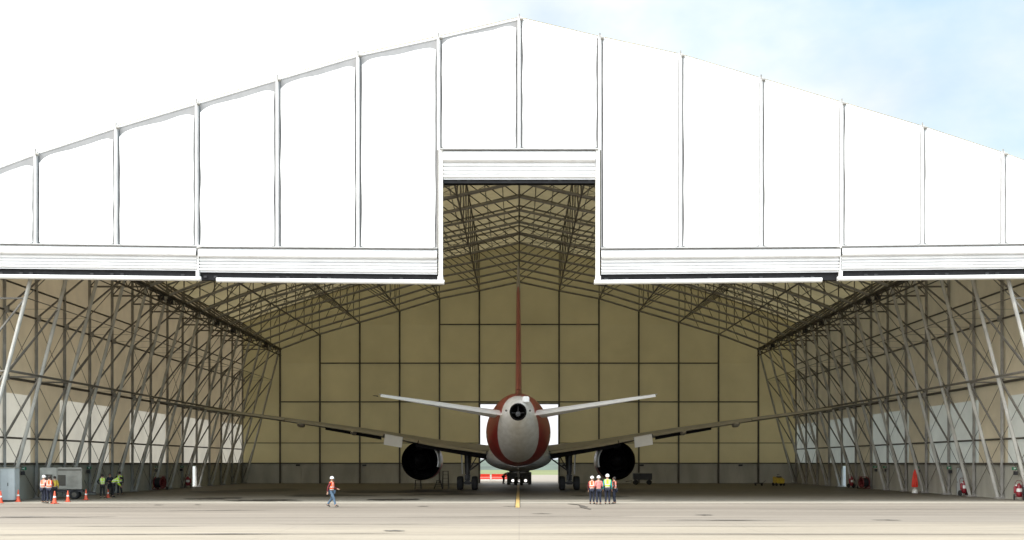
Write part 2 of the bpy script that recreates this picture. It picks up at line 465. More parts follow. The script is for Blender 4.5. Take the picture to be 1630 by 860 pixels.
# lattice frames
def frame(k):
    y = .75 + (YB - .75 - .65) * k / NB
    ch, wb, lean = MB(), MB(), []
    P = lambda x, z: (x, y, z)
    inx = lambda z: 34.75 - (34.75 - 30.24) * z / 16.9
    for sx in (-1, 1):
        ch.tube(P(sx * 34.9, 0), P(sx * 34.9, 20.2), .125, n=6)
        lean.append(MB().tube(P(sx * 34.6, 0.05), P(sx * 30.24, 16.9), .125, n=8))
        ch.box(P(sx * 34.75, .06), (.8, .4, .12))
        for z in (8.4, 13.0):
            wb.tube(P(sx * 34.9, z), P(sx * inx(z), z), .06 if z < 10 and k < 3 or k == 0 else .012)
            ch.box(P(sx * 34.72, z), (.25, .24, .42))
        wb.tube(P(sx * 34.9, 4.3), P(sx * inx(8.4), 8.4), .075)
        wb.tube(P(sx * 34.9, 8.4), P(sx * inx(13), 13), .075)
        wb.tube(P(sx * 34.9, 13), P(sx * 30.24, 16.9), .075)
        wb.tube(P(sx * 34.9, 16.9), P(sx * 30.24, 16.9), .075)
        wb.tube(P(sx * 34.9, 20.2), P(sx * 30.24, 16.9), .09)
        wb.tube(P(sx * 34.9, 0.4), P(sx * inx(4.3), 4.3), .05)
        for i in range(1, 7):                 # web: inner node up and outwards
            ox = XO[i + 1] if i < 6 else 34.9
            if i < 6: wb.tube(P(sx * XO[i], ZI[i]), P(sx * XO[i + 1], ZO[i + 1]), .055)
            wb.tube(P(sx * XO[i], ZI[i]), P(sx * XO[i], ZO[i]), .055)
        wb.tube(P(sx * 30.24, 21.95), P(sx * 34.9, 16.9), .055)
        for i in (4, 5): wb.tube(P(sx * XO[i], ZO[i]), P(sx * (XO[i] + XO[i + 1]) / 2, (ZI[i] + ZI[i + 1]) / 2), .04)
        wb.tube(P(0, ZI[0]), P(sx * XO[1], ZO[1]), .055)
    wb.tube(P(0, ZI[0]), P(0, ZO[0]), .055)
    for a, c in zip(outer, outer[1:]): ch.tube(P(*a), P(*c), .10)
    for a, c in zip(inner, inner[1:]): ch.tube(P(*a), P(*c), .12)
    fr = ch.build('truss_frame', 'steel', HZ)
    wb.build('web_bracing', 'web_steel', fr)
    for l_ in lean: l_.build('leaning_column', 'column_steel', fr, smooth=True)
for k in range(NB + 1): frame(k)

# longitudinal members
Y0, Y1 = .75, YB - .65
def lon(x, z, r, name='purlin', m='web_steel', n=6):
    MB().tube((x, Y0, z), (x, Y1, z), r, n=n).build(name, m, HZ)
for i in range(-6, 7):
    lon(i * SP, ZO[abs(i)] + .03, .085); lon(i * SP, ZI[abs(i)] - .02, .085)
for i in range(7):
    for sx in (-1, 1):
        for u in (.33, .67):
            lon(sx * (XO[i] + (XO[i + 1] - XO[i]) * u), ZO[i] + (ZO[i + 1] - ZO[i]) * u + .06, .05)
for sx in (-1, 1):
    for z, r in ((4.3, .07), (8.4, .10), (13, .075), (15, .07), (17.8, .05), (20.2, .09)): lon(sx * 34.92, z, r, 'wall_rail', 'steel_dark')
    inx = lambda z: 34.6 - (34.6 - 30.24) * z / 16.9
    lon(sx * (inx(8.4) - .1), 8.42, .085, 'wall_rail'); lon(sx * inx(13) , 13.05, .035, 'wall_rail')
    lon(sx * 30.05, 16.95, .12, 'eaves_girder', 'steel_dark'); lon(sx * 30.05, 16.1, .08, 'eaves_girder', 'steel_dark')
    lon(sx * 30.7, 17.0, .08, 'eaves_girder', 'steel_dark')
    lat = MB()
    for k in range(NB * 4):
        ya, yb = Y0 + (Y1 - Y0) * k / (NB * 4), Y0 + (Y1 - Y0) * (k + 1) / (NB * 4)
        lat.tube((sx * 30.05, ya, 16.95 if k % 2 else 16.1), (sx * 30.05, yb, 16.1 if k % 2 else 16.95), .04, n=4)
    lat.build('eaves_lattice', 'steel_dark', HZ)
    # flood lights hung along the eaves girder
    for k in (2, 4, 5, 8, 9, 12):
        y = Y0 + (Y1 - Y0) * (k + .5 + .3 * math.sin(k * 2.1)) / NB
        fl = MB().box((sx * 30.25, y, 16.55), (.55, .7, .38)).build('flood_light', 'gse_dark', HZ, bevel=.04)
        MB().box((sx * 29.96, y, 16.52), (.03, .5, .28)).build('lens', 'gse_light', fl)
    # cross bracing cables in the wall plane
    for k in (0, 1, 2, 3, 4, 6, 8, 12, 13):
        cb = MB()
        ya, yb = Y0 + (Y1 - Y0) * k / NB, Y0 + (Y1 - Y0) * (k + 1) / NB
        for za, zb in ((.2, 4.3), (4.3, 8.4), (8.4, 13)):
            cb.tube((sx * 34.8, ya, za), (sx * 34.8, yb, zb), .022, n=4); cb.tube((sx * 34.86, ya, zb), (sx * 34.86, yb, za), .022, n=4)
        cb.build('bracing_cable', 'web_steel', HZ)
    for k in range(NB):                    # braces between the leaning columns
        ya, yb = Y0 + (Y1 - Y0) * k / NB, Y0 + (Y1 - Y0) * (k + 1) / NB
        if k % 2 == 0:
            cb = MB(); cb.tube((sx * inx(8.4), ya, 8.4), (sx * inx(13), yb, 13), .03, n=4)
            cb.tube((sx * inx(13), ya, 13), (sx * 30.24, yb, 16.9), .03, n=4)
            cb.build('bracing_cable', 'web_steel', HZ)
# cross braces in the roof between lower chords near both ends and the middle
for k in (0, 1, 6, 7, 12, 13):
    rb = MB()
    ya, yb = Y0 + (Y1 - Y0) * k / NB, Y0 + (Y1 - Y0) * (k + 1) / NB
    for i in range(0, 6):
        for sx in (-1, 1):
            a, c = (sx * XO[i], ZO[i]), (sx * XO[i + 1], ZO[i + 1])
            rb.tube((a[0], ya, a[1]), (c[0], yb, c[1]), .03, n=4); rb.tube((a[0], yb, a[1]), (c[0], ya, c[1]), .03, n=4)
    rb.build('roof_brace', 'web_steel', HZ)
# vertical bracing planes beside the ridge (the dense ladders)
for sx in (-1, 1):
    for k in range(NB):
        ya, yb = Y0 + (Y1 - Y0) * k / NB, Y0 + (Y1 - Y0) * (k + 1) / NB
        vb = MB(); vb.tube((sx * SP, ya, ZI[1]), (sx * SP, yb, ZO[1]), .032, n=4)
        vb.build('ridge_brace', 'steel_dark', HZ)
        vb = MB(); vb.tube((sx * XO[3], ya, ZI[3]), (sx * XO[3], yb, ZO[3]), .032, n=4)
        vb.build('ridge_brace', 'steel_dark', HZ)

# exit signs on the low walls, facing the apron
for sx, ys in ((-1, (8.3, 20.2, 37.0, 45.0)), (1, (8.3, 20.2, 27.5, 36.0, 39.0))):
    for y in ys:
        s_ = MB().box((sx * 34.7, y, 2.18), (.34, .06, .2)).build('exit_sign', 'green', HZ)
        MB().box((sx * 34.72, y - .035, 2.18), (.12, .01, .06)).box((sx * 34.66, y - .035, 2.18), (.03, .01, .12)).build('pictogram', 'reflect', s_)
        MB().box((sx * 34.78, y, 1.86), (.26, .16, .26)).build('control_box', 'gse_dark', HZ, bevel=.01)
for x in (-28, -19.6, -12.4, 5.7, 11.9, 15.5, 28):
    MB().box((x, YB - .2, 2.28), (.5, .12, .2)).build('control_box', 'gse_dark', HZ)

# ---- front fascia
XP = [i * SP for i in range(-6, 7)]
zt_of = lambda x: zi_at(x)
def door_top(x):
    ax = abs(x)
    if ax < 4.9: return 22.15
    if ax <= 20.1: return 15.93 + (ax - 5) / 15 * .10
    return 16.06 + (ax - 20.1) / 12 * .16
edges = [-35.3] + XP + [35.3]
for i, (x0, x1) in enumerate(zip(edges, edges[1:])):
    xm = (x0 + x1) / 2
    left = xm < 0
    g = .16
    a, c = x0 + g, x1 - g
    n, mrows = 14, 22
    vs = []; fs = []
    sd = i * 3.7
    for j in range(mrows + 1):
        w = j / mrows
        for q in range(n + 1):
            u = q / n
            # slightly wavy side edges where the cloth is laced to the posts
            wob0 = .055 * noise.noise(Vector((sd, w * 5, 0))); wob1 = .055 * noise.noise(Vector((sd + 9, w * 5, 0)))
            aa, cc = a + wob0 + .05, c + wob1 - .05
            if not left and abs(xm) > 5: cc = c + .02
            x = aa + (cc - aa) * u
            zb = door_top(x0 + g + (x1 - x0 - 2 * g) * u) + .07 + .12 * abs(2 * u - 1) ** 10
            drop = .10
            if left: drop = (.42 if xm < -5 else .24) + .32 * abs(2 * u - 1) ** 7 + .10 * math.sin(math.pi * 1.3 * (1 - u)) + .05 * noise.noise(Vector((sd, u * 5, 3)))
            zt = zt_of(x) - drop
            z = zb + (zt - zb) * w
            eu = 1 - abs(2 * u - 1) ** 6; ew = 1 - abs(2 * w - 1) ** 14
            y = -.08 - .17 * eu * ew - .02 * noise.noise(Vector((x * .8, z * .5, sd)))
            vs.append((x, y, z))
    for j in range(mrows):
        for q in range(n):
            p_ = j * (n + 1) + q; fs.append((p_, p_ + 1, p_ + n + 2, p_ + n + 1))
    MB().add(vs, fs).build('fascia_panel', 'fascia', HZ, smooth=True)
# backing sheet so the fascia is closed, and posts with end caps
for x in XP + [-35.2, 35.2]:
    zt = zt_of(x) + .10; zb = door_top(x if abs(x) > .1 and abs(abs(x) - SP) > .1 else (0 if abs(x) < .1 else 6))
    if abs(abs(x) - SP) < .1: zb = 16.0
    p_ = MB().box((x, -.08, (zt + zb) / 2), (.22, .20, zt - zb))
    p_.box((x + .04, -.2, (zt + zb) / 2), (.05, .05, zt - zb - .3))
    po = p_.build('fascia_post', 'post', HZ)
    MB().tube((x, -.15, zt - .12), (x, -.15, zt + .14), .045).tube((x + .05, -.2, zt - .18), (x + .26, -.2, zt - .2), .09, n=8).build('post_cap', 'steel', po, smooth=True)
# backing behind the cloth
bk = MB()
allx = sorted(set(edges))
for x0, x1 in zip(allx, allx[1:]):
    xm = (x0 + x1) / 2
    bk.add([(x0, .08, door_top(xm)), (x1, .08, door_top(xm)), (x1, .08, zt_of(x1) + .03), (x0, .08, zt_of(x0) + .03)], [(0, 1, 2, 3)])
bk.build('fascia_backing', 'trimgrey', HZ)
# roof edge roll along the gable
for (xa, za), (xb, zb) in zip(outer, outer[1:]):
    ww = .0
    MB().tube((xa, .12, za + .02), (xb, .12, zb + .02), .09, n=10).build('roof_edge', 'fascia', HZ, smooth=True)
    

# ---- raised fabric lift doors
def lift_door(x0, x1, zt0, zt1, zb0, zb1, mainbar=(None, None), y=-.05, gapz=.36):
    """stacked folds hanging under the fascia; zt top, zb underside of the bar at the two ends"""
    N = 26; L = max(6, int(abs(x1 - x0) / 1.2))
    prof = []
    H = 1.0
    pts = [(0, .04), (.03, .18), (.12, .32), (.25, .40), (.35, .38), (.39, .28), (.40, .05)]     # t 0..1 of the stack, bulge
    k = .44
    for q in range(4):
        a = k + q * .13
        pts += [(a + .015, .13), (a + .04, .20), (a + .09, .17), (a + .122, .0)]
    pts += [(.97, .07), (1.0, .10)]
    vs = []; fs = []
    for i in range(L + 1):
        u = i / L; x = x0 + (x1 - x0) * u
        zt = zt0 + (zt1 - zt0) * u; zb = zb0 + (zb1 - zb0) * u + gapz + .28
        for t_, bl in pts:
            wob = .012 * noise.noise(Vector((x * .6, t_ * 9, y)))
            vs.append((x, y - bl - wob, zt - (zt - zb) * t_))
    n = len(pts)
    for i in range(L):
        for j in range(n - 1):
            fs.append((i * n + j, (i + 1) * n + j, (i + 1) * n + j + 1, i * n + j + 1))
    # closed back and ends give the stack a thickness
    m_ = MB().add(vs, fs)
    o = m_.build('lift_door', 'door', HZ, smooth=True)
    # black box painting the shade in the gap between stack and bottom bar
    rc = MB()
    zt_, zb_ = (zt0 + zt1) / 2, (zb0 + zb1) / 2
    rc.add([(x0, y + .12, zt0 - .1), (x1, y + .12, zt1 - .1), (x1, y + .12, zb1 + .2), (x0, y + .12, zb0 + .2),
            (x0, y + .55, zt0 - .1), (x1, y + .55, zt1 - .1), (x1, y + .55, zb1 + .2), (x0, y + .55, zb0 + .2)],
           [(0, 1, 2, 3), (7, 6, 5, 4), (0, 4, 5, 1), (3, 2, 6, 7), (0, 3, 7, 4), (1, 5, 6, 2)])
    rc.build('door_gap_shade', 'black', o)
    for i in range(int(abs(x1 - x0) / .62)):
        x = x0 + (x1 - x0) * (i + .5) / int(abs(x1 - x0) / .62); u = (x - x0) / (x1 - x0)
        zc = zb0 + (zb1 - zb0) * u
        if noise.noise(Vector((x * .7, 1, 1))) > .05: MB().box((x, y + .02, zc + .38), (.20, .06, .12)).build('lifting_strap', 'gse_dark', o)
    return o
def bar(parent, x0, x1, z0, z1, y=-.2):
    MB().tube((x0, y, z0), (x1, y, z1), .145, n=16).box(((x0 + x1) / 2, y + .1, (z0 + z1) / 2), (0.01, .01, .01)).build('bottom_bar', 'whitebar', parent, smooth=True)
dI = lambda px, py: ((px - CX) / 25.4, (HORIZ - py) / 25.4 + CAMH)
for sx in (-1, 1):
    # inner pair
    d = lift_door(sx * 5.12, sx * 19.98, 15.93, 16.03, 13.72, 13.86)
    bar(d, sx * 4.68, sx * 18.9, 13.86, 14.0)
    # outer pair
    d = lift_door(sx * 20.12, sx * 35.3, 16.08, 16.26, 13.95, 14.12, y=-.06)
    bar(d, sx * 19.86, sx * 35.5, 14.07, 14.25, y=-.22)
    MB().tube((sx * 20.05, -.22, 16.05), (sx * 20.05, -.22, 14.15), .05, n=8).box((sx * 20.05, -.24, 14.35), (.2, .26, .4)).box((sx * (19.98), -.2, 16.08), (.3, .24, .16)).build('door_hanger', 'whitebar', HZ)
    # guides of the small middle door
    MB().box((sx * 4.90, -.16, 18.05), (.26, .26, 8.2)).build('door_guide', 'whitebar', HZ, bevel=.02)
    MB().box((sx * 5.07, -.10, 19.05), (.07, .3, 6.1)).build('guide_seal', 'steel_dark', HZ)
    MB().box((sx * 4.92, -.2, 14.1), (.34, .3, .34)).build('guide_shoe', 'whitebar', HZ, bevel=.04)
d = lift_door(-4.75, 4.75, 22.1, 22.1, 19.89, 19.89, y=-.05, gapz=.12)
MB().box((0, .15, 20.19), (9.5, .4, .2)).build('bottom_bar', 'black', d)
MB().box((0, -.22, 22.15), (9.9, .44, .06)).build('door_header', 'post', HZ)
for sx in (-1, 1):
    MB().loft([[(sx * 5.1, a_, b_ + 15.93) for a_, b_ in ((-.46, 0), (.05, 0), (.05, .055), (-.46, .055))], [(sx * 20.0, a_, b_ + 16.03) for a_, b_ in ((-.46, 0), (.05, 0), (.05, .055), (-.46, .055))]]).build('door_header', 'post', HZ)
    MB().loft([[(sx * 20.1, a_, b_ + 16.06) for a_, b_ in ((-.46, 0), (.05, 0), (.05, .055), (-.46, .055))], [(sx * 35.3, a_, b_ + 16.26) for a_, b_ in ((-.46, 0), (.05, 0), (.05, .055), (-.46, .055))]]).build('door_header', 'post', HZ)

# ------------------------------------------------------------------ airliner
PL = tag(empty('airliner', (-.08, 8.0, FL)), 'large twin engine airliner with red and white tail parked nose in inside the hangar', 'airplane')
NS = 56
def ell(d, hw, zc, hh, n=NS):
    return [(hw * math.cos(2 * math.pi * i / n), d, zc + hh * math.sin(2 * math.pi * i / n)) for i in range(n)]
key = [(0, .60, 6.13, .62), (.5, .70, 6.15, .74), (1.5, .92, 6.18, .97), (3, 1.18, 6.2, 1.24), (6, 1.62, 6.08, 1.70), (10, 2.12, 5.82, 2.22),
       (14, 2.50, 5.52, 2.60), (18, 2.76, 5.28, 2.84), (22, 2.88, 5.18, 2.96), (26, 2.90, 5.17, 2.97), (45, 2.90, 5.17, 2.97), (49, 2.70, 5.05, 2.80),
       (52, 2.25, 4.8, 2.35), (54.5, 1.55, 4.5, 1.6), (56, .8, 4.3, .8), (56.6, .25, 4.22, .25), (56.7, .02, 4.2, .02)]
def cr(k, d):
    for a in range(len(k) - 1):
        if k[a][0] <= d <= k[a + 1][0]:
            u = (d - k[a][0]) / (k[a + 1][0] - k[a][0])
            p0, p1, p2, p3 = k[max(a - 1, 0)], k[a], k[a + 1], k[min(a + 2, len(k) - 1)]
            res = []
            for i in (1, 2, 3):
                m1 = (p2[i] - p0[i]) / max(p2[0] - p0[0], 1e-6) * (p2[0] - p1[0]); m2 = (p3[i] - p1[i]) / max(p3[0] - p1[0], 1e-6) * (p2[0] - p1[0])
                h = (2*u**3 - 3*u**2 + 1) * p1[i] + (u**3 - 2*u**2 + u) * m1 + (-2*u**3 + 3*u**2) * p2[i] + (u**3 - u**2) * m2
                res.append(h)
            return res
    return k[-1][1:]
ds = [i * .5 for i in range(0, 48)] + [24 + i for i in range(0, 29)] + [53 + i * .4 for i in range(0, 10)] + [56.7]
secs = [ell(d, *cr(key, d)) for d in ds]
MB().loft(secs, caps=False).build('fuselage', 'livery', PL, smooth=True)
# exhaust of the auxiliary power unit
ap = MB().lathe([(.60, 0), (.59, -.04), (.53, -.05), (.51, 0), (.49, .5), (.44, 1.4), (.01, 1.5)], 32, (0, 0, 6.13), 'y')
a = ap.build('tail_exhaust', 'plane_dark', PL, smooth=True)
MB().lathe([(.01, .42), (.17, .45), (.21, .7), (.2, 1.3)], 20, (0, 0, 6.0), 'y').tube((0, .6, 6.1), (0, .6, 6.6), .03).tube((-.45, .7, 6.1), (.45, .7, 6.1), .03).build('exhaust_cone', 'gear_dark', a, smooth=True)
MB().box((.50, .9, 7.05), (.46, .7, .42), .2).build('tail_light_fairing', 'plane_white', PL, bevel=.05)
for sx in (-1, 1):
    MB().lathe([(.02, 0), (.07, .02), (.07, .1)], 10, (sx * .84, .55, 6.25), 'y').build('tail_lamp', 'gse_dark', PL)

def airfoil(le, te, th, n=12, camber=0):
    """closed section between two 3D points, thickness along 'up'"""
    le, te = Vector(le), Vector(te); c = te - le; L = c.length
    return le, te, th
def wing_sec(le, te, th, up, n=14):
    le, te, up = Vector(le), Vector(te), Vector(up).normalized()
    L = (te - le).length; top, bot = [], []
    for i in range(n + 1):
        u = (1 - math.cos(math.pi * i / n)) / 2
        y_ = 5 * th * (.2969 * math.sqrt(u) - .126 * u - .3516 * u**2 + .2843 * u**3 - .1015 * u**4)
        p = le.lerp(te, u)
        top.append(p + up * (y_ * 1.1 + .0)); bot.append(p - up * y_ * .9)
    return top + bot[::-1][1:-1]
# fin and rudder
fin = [(7.2, 13.5, 2.9, .62), (8.2, 11.8, 2.9, .50), (12.0, 8.6, 2.4, .40), (15.5, 5.6, 1.7, .28), (16.7, 4.6, 1.45, .20), (16.92, 4.0, 1.7, .10)]
secs = []
for z, le, te, th in fin: secs.append(wing_sec((0, le, z), (0, te + .0, z), th / 1.05, (1, 0, 0)))
MB().loft(secs).build('fin', 'fin', PL, smooth=True)
rs = []
for z, te, th in ((7.9, 1.9, .15), (12, 1.6, .12), (16.3, 1.05, .06)):
    rs.append(wing_sec((0, te + 1.7, z), (0, te, z), th * 2.2, (1, 0, 0)))
MB().loft(rs).build('rudder', 'fin', PL, smooth=True)
for sx in (-1, 1):
    secs = []
    for x, le, te, z, th in ((.5, 9.6, 3.4, 5.93, .62), (1.3, 9.0, 3.1, 6.05, .56), (5, 6.4, 2.1, 6.58, .38), (9.4, 3.4, 1.1, 7.22, .2), (9.85, 2.8, 1.1, 7.29, .12), (9.95, 2.2, 1.3, 7.31, .05)):
        secs.append(wing_sec((sx * x, le, z + .20 - .035 * (le - te)), (sx * x, te + .5, z + .20), th * .62, (0, 0, 1)))
    st = MB().loft(secs).build('horizontal_stabiliser', 'stab_white', PL, smooth=True)
    e = []
    for x, te, z in ((1.2, 3.1, 6.03), (5, 2.1, 6.58), (9.75, 1.1, 7.27)):
        e.append(wing_sec((sx * x, te + 1.7 - x * .09, z + .40 - .02 * x), (sx * x, te - .12, z - .02), .20 - x * .01, (0, .3, 1)))
    MB().loft(e).build('elevator', 'stab_white', st, smooth=True)
    if sx < 0:
        MB().tube((sx * 9.95, 1.3, 7.31), (sx * 10.25, .9, 7.33), .035, .015).build('static_wick', 'black', st)

# wings : (x, LE d, TE d, TE z, thickness)
def D2(D): return D - 78.0
W = [(1.5, D2(115.5), D2(102.0), 3.25, 1.50), (2.9, D2(114.8), D2(101.6), 3.42, 1.25), (7.2, D2(111.3), D2(101.0), 4.02, 1.0), (10.5, D2(108.8), D2(100.0), 4.66, .78),
     (14.3, D2(106.2), D2(98.6), 5.32, .62), (20.3, D2(101.9), D2(96.5), 6.22, .42), (26, D2(97.7), D2(94.4), 7.0, .28), (29.6, D2(95.1), D2(93.1), 7.55, .16), (30.4, D2(94.0), D2(92.9), 7.68, .05)]
for sx in (-1, 1):
    secs = []
    for x, le, te, z, th in W:
        inc = .22 * (1 - x / 30)
        secs.append(wing_sec((sx * x, le, z + inc + .05), (sx * x, te + 1.0, z + .12 + th * .1), th / 1.05, (0, 0, 1)))
    wg = MB().loft(secs).build('wing', 'wing_grey', PL, smooth=True)
    def wz(x):
        for a, c in zip(W, W[1:]):
            if a[0] <= x <= c[0]:
                u = (x - a[0]) / (c[0] - a[0]); return a[2] + (c[2] - a[2]) * u, a[3] + (c[3] - a[3]) * u
        return W[-1][2], W[-1][3]
    def flap(x0, x1, ch, droop, name='flap', m='flap_grey', th=.30):
        ss = []
        for i in range(5):
            x = x0 + (x1 - x0) * i / 4; te, z = wz(x)
            ss.append(wing_sec((sx * x, te + ch, z + .16), (sx * x, te, z + .04 - droop * .5), th * .8, (0, 0, 1), n=8))
        return MB().loft(ss).build(name, m, wg, smooth=True)
    flap(2.95, 9.0, 2.2, .12, th=.42)
    flap(9.1, 10.35, 1.4, .1, th=.30)
    flap(12.1, 20.2, 1.4, .06, th=.24)
    flap(20.3, 26.5, .9, .0, name='aileron', th=.16)
    # drooped flaperon
    te, z = wz(11.2)
    ss = []
    for x in (10.45, 11.2, 12.0):
        te, z = wz(x)
        ss.append(wing_sec((sx * x, te + 1.1, z + .25), (sx * x, te + .1, z - .72), .2, (0, .6, .8), n=8))
    MB().loft(ss).build('flaperon', 'plane_white', wg, smooth=True)
    for x, L in ((14.6, 3.0), (19.0, 2.4)):
        te, z = wz(x)
        MB().lathe([(.02, 0), (.16, .4), (.24, 1.2), (.22, 2.2), (.05, L)], 14, (sx * x, te - .7, z - .12), 'y').build('flap_fairing', 'flap_grey', wg, smooth=True)
    # near-black strip below the flaps, standing in for the shaded wing underside
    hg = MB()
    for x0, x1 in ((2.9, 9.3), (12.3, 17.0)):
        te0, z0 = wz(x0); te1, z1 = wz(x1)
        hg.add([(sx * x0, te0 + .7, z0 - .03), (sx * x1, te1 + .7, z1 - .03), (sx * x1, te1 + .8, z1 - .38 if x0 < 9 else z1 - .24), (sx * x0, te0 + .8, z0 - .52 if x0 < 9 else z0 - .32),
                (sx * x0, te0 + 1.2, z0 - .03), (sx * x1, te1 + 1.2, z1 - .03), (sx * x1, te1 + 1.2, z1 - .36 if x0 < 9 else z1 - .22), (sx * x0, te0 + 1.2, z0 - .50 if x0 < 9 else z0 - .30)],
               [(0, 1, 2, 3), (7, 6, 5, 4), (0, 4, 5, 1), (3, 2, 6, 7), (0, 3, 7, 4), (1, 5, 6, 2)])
    hg.build('flap_underside_shade', 'plane_dark', wg)
    # belly fairing side
    # engine
    ex, ez, er = sx * 9.2, 2.78, D2(104.6)
    en = MB().lathe([(1.80, 1.15), (1.84, 1.3), (1.86, 1.6), (1.84, 3.2), (1.84, 4.6), (1.74, 5.6), (1.62, 6.0), (1.50, 5.9), (1.46, 5.2), (1.5, 4.2)], 40, (ex, er, ez), 'y').build('engine', 'red_paint', PL, smooth=True)
    MB().lathe([(1.72, -.05), (1.80, .5), (1.84, 1.2), (1.80, 1.2), (1.66, .05), (1.50, 2.6), (1.2, 2.8), (.02, 2.9)], 40, (ex, er, ez), 'y').build('fan_duct', 'plane_dark', en, smooth=True)
    MB().lathe([(.98, .0), (1.02, .8), (1.15, 2.5)], 32, (ex, er - .7, ez), 'y').lathe([(.9, .04), (.88, 2.0), (.02, 2.1)], 32, (ex, er - .7, ez), 'y').build('core_nozzle', 'plane_dark', en, smooth=True)
    MB().lathe([(.02, -.6), (.3, -.2), (.55, .8), (.6, 1.8)], 24, (ex, er - .7, ez), 'y').build('exhaust_plug', 'plane_dark', en, smooth=True)
    # pale curved band on the inboard side of the cowl
    vs, fs = [], []
    for j, dd in enumerate((-.10, .5, 1.2, 2.0)):
        rr = (1.76, 1.83, 1.88, 1.88)[j]
        for i in range(11):
            an = R(-20 + 72 * i / 10); an = an if sx < 0 else math.pi - an
            vs.append((ex + rr * math.cos(an), er + dd, ez + rr * math.sin(an)))
    for j in range(3):
        for i in range(10): p_ = j * 11 + i; fs.append((p_, p_ + 1, p_ + 12, p_ + 11))
    po = MB().add(vs, fs).build('cowl_band', 'plane_white', en, smooth=True)
    mo = po.modifiers.new('thickness', 'SOLIDIFY'); mo.thickness = .1; mo.offset = 1
    MB().loft([[(ex - .28, er - .8, ez + 1.0), (ex + .28, er - .8, ez + 1.0), (ex + .22, er - .6, ez + 1.9), (ex - .22, er - .6, ez + 1.9)],
               [(ex - .35, er + 4.5, ez + 1.2), (ex + .35, er + 4.5, ez + 1.2), (ex + .25, er + 4.2, ez + 2.0), (ex - .25, er + 4.2, ez + 2.0)]]).build('pylon', 'plane_dark', en)
    # main gear
    gx, gy = sx * 4.9, D2(107.7)
    mg = MB().tube((gx, gy, 3.6), (gx, gy, 1.5), .24, n=14).tube((gx, gy, 1.7), (gx, gy, .75), .16, n=12)
    mg.tube((gx, gy - .75, .66), (gx, gy + .75, .66), .11, n=10)
    for dy in (-.75, .75): mg.tube((gx - .8, gy + dy, .66), (gx + .8, gy + dy, .66), .08, n=10)
    mg.tube((gx, gy - .15, 1.7), (gx - sx * 1.9, gy, 3.1), .075, n=8).tube((gx, gy + .2, 1.6), (gx - sx * 1.0, gy + .2, 3.4), .06, n=8)
    mg.tube((gx - sx * .35, gy + .3, 3.5), (gx - sx * .1, gy + .3, 1.3), .09, n=8).box((gx, gy, 1.15), (.55, .5, .55)).box((gx, gy, .66), (.5, 1.2, .35)); mg.tube((gx + sx * .25, gy - .1, 3.5), (gx + sx * .2, gy - .1, 1.7), .06, n=8).tube((gx + .1, gy - .3, 1.45), (gx + .05, gy - .55, 1.1), .05).tube((gx + .05, gy - .55, 1.1), (gx, gy - .2, .8), .05)
    mgo = mg.build('main_gear', 'gear_dark', PL, smooth=True)
    MB().loft([[(gx + sx * .55, gy - .9, 3.5), (gx + sx * .60, gy - .9, 3.5), (gx + sx * .52, gy - .8, 1.5), (gx + sx * .47, gy - .8, 1.5)],
               [(gx + sx * .55, gy + .9, 3.5), (gx + sx * .60, gy + .9, 3.5), (gx + sx * .52, gy + .7, 1.5), (gx + sx * .47, gy + .7, 1.5)]]).build('gear_door', 'plane_grey', mgo)
    for dx in (-.70, .70):
        for dy in (-.75, .75):
            w = MB().lathe([(.30, -.20), (.50, -.27), (.61, -.24), (.65, -.1), (.65, .1), (.61, .24), (.50, .27), (.30, .20)], 28, (gx + dx, gy + dy, .65), 'x').build('wheel', 'tyre', mgo, smooth=True)
            MB().lathe([(.02, -.12), (.28, -.16), (.31, -.21), (.31, .21), (.28, .16), (.02, .12)], 20, (gx + dx, gy + dy, .65), 'x').build('rim', 'rim', w)
# belly fairing
bf = [(20.5, 1.2, 2.75, .55), (22, 2.2, 2.95, .95), (25, 3.05, 3.15, 1.35), (30, 3.25, 3.2, 1.45), (36, 3.2, 3.2, 1.45), (39, 2.6, 3.0, 1.1), (41, 1.4, 2.8, .6)]
MB().loft([ell(d, *cr(bf, d), n=40) for d in [20.5 + i * .75 for i in range(28)][:28]]).build('belly_fairing', 'plane_grey', PL, smooth=True)
# nose gear
gy = D2(129.0)
ng = MB().tube((0, gy, 3.0), (0, gy, .6), .13, n=12).tube((-.45, gy, .5), (.45, gy, .5), .06).tube((0, gy, 1.3), (0, gy + 1.4, 2.8), .07).build('nose_gear', 'plane_grey', PL, smooth=True)
for dx in (-.33, .33):
    w = MB().lathe([(.22, -.14), (.42, -.19), (.5, -.1), (.5, .1), (.42, .19), (.22, .14)], 24, (dx, gy, .5), 'x').build('wheel', 'tyre', ng, smooth=True)
# aerials and beacon under the belly
MB().lathe([(.10, 0), (.09, -.08), (.02, -.13)], 12, (0, 24, 1.95), 'z').build('beacon', 'dark_red', PL)
MB().loft([[(-.02, 20, 2.35), (.02, 20, 2.35), (.02, 20.5, 2.3), (-.02, 20.5, 2.3)], [(-.01, 20, 2.0), (.01, 20, 2.0), (.01, 20.25, 2.0), (-.01, 20.25, 2.0)]]).build('aerial', 'plane_grey', PL)

# centre line on floor and apron
tag(MB().add([(-.10 - .12, -5.6, .012), (-.10 + .12, -5.6, .012), (-.10 + .12, 66, .012), (-.10 - .12, 66, .012)], [(0, 1, 2, 3)]).build('centre_line', 'line_yellow'), kind='structure')
tag(MB().add([(-.10 - .17, -5.3, .009), (-.10 + .17, -5.3, .009), (-.10 + .17, 66, .009), (-.10 - .17, 66, .009)], [(0, 1, 2, 3)]).build('line_border', 'line_black'), kind='structure')

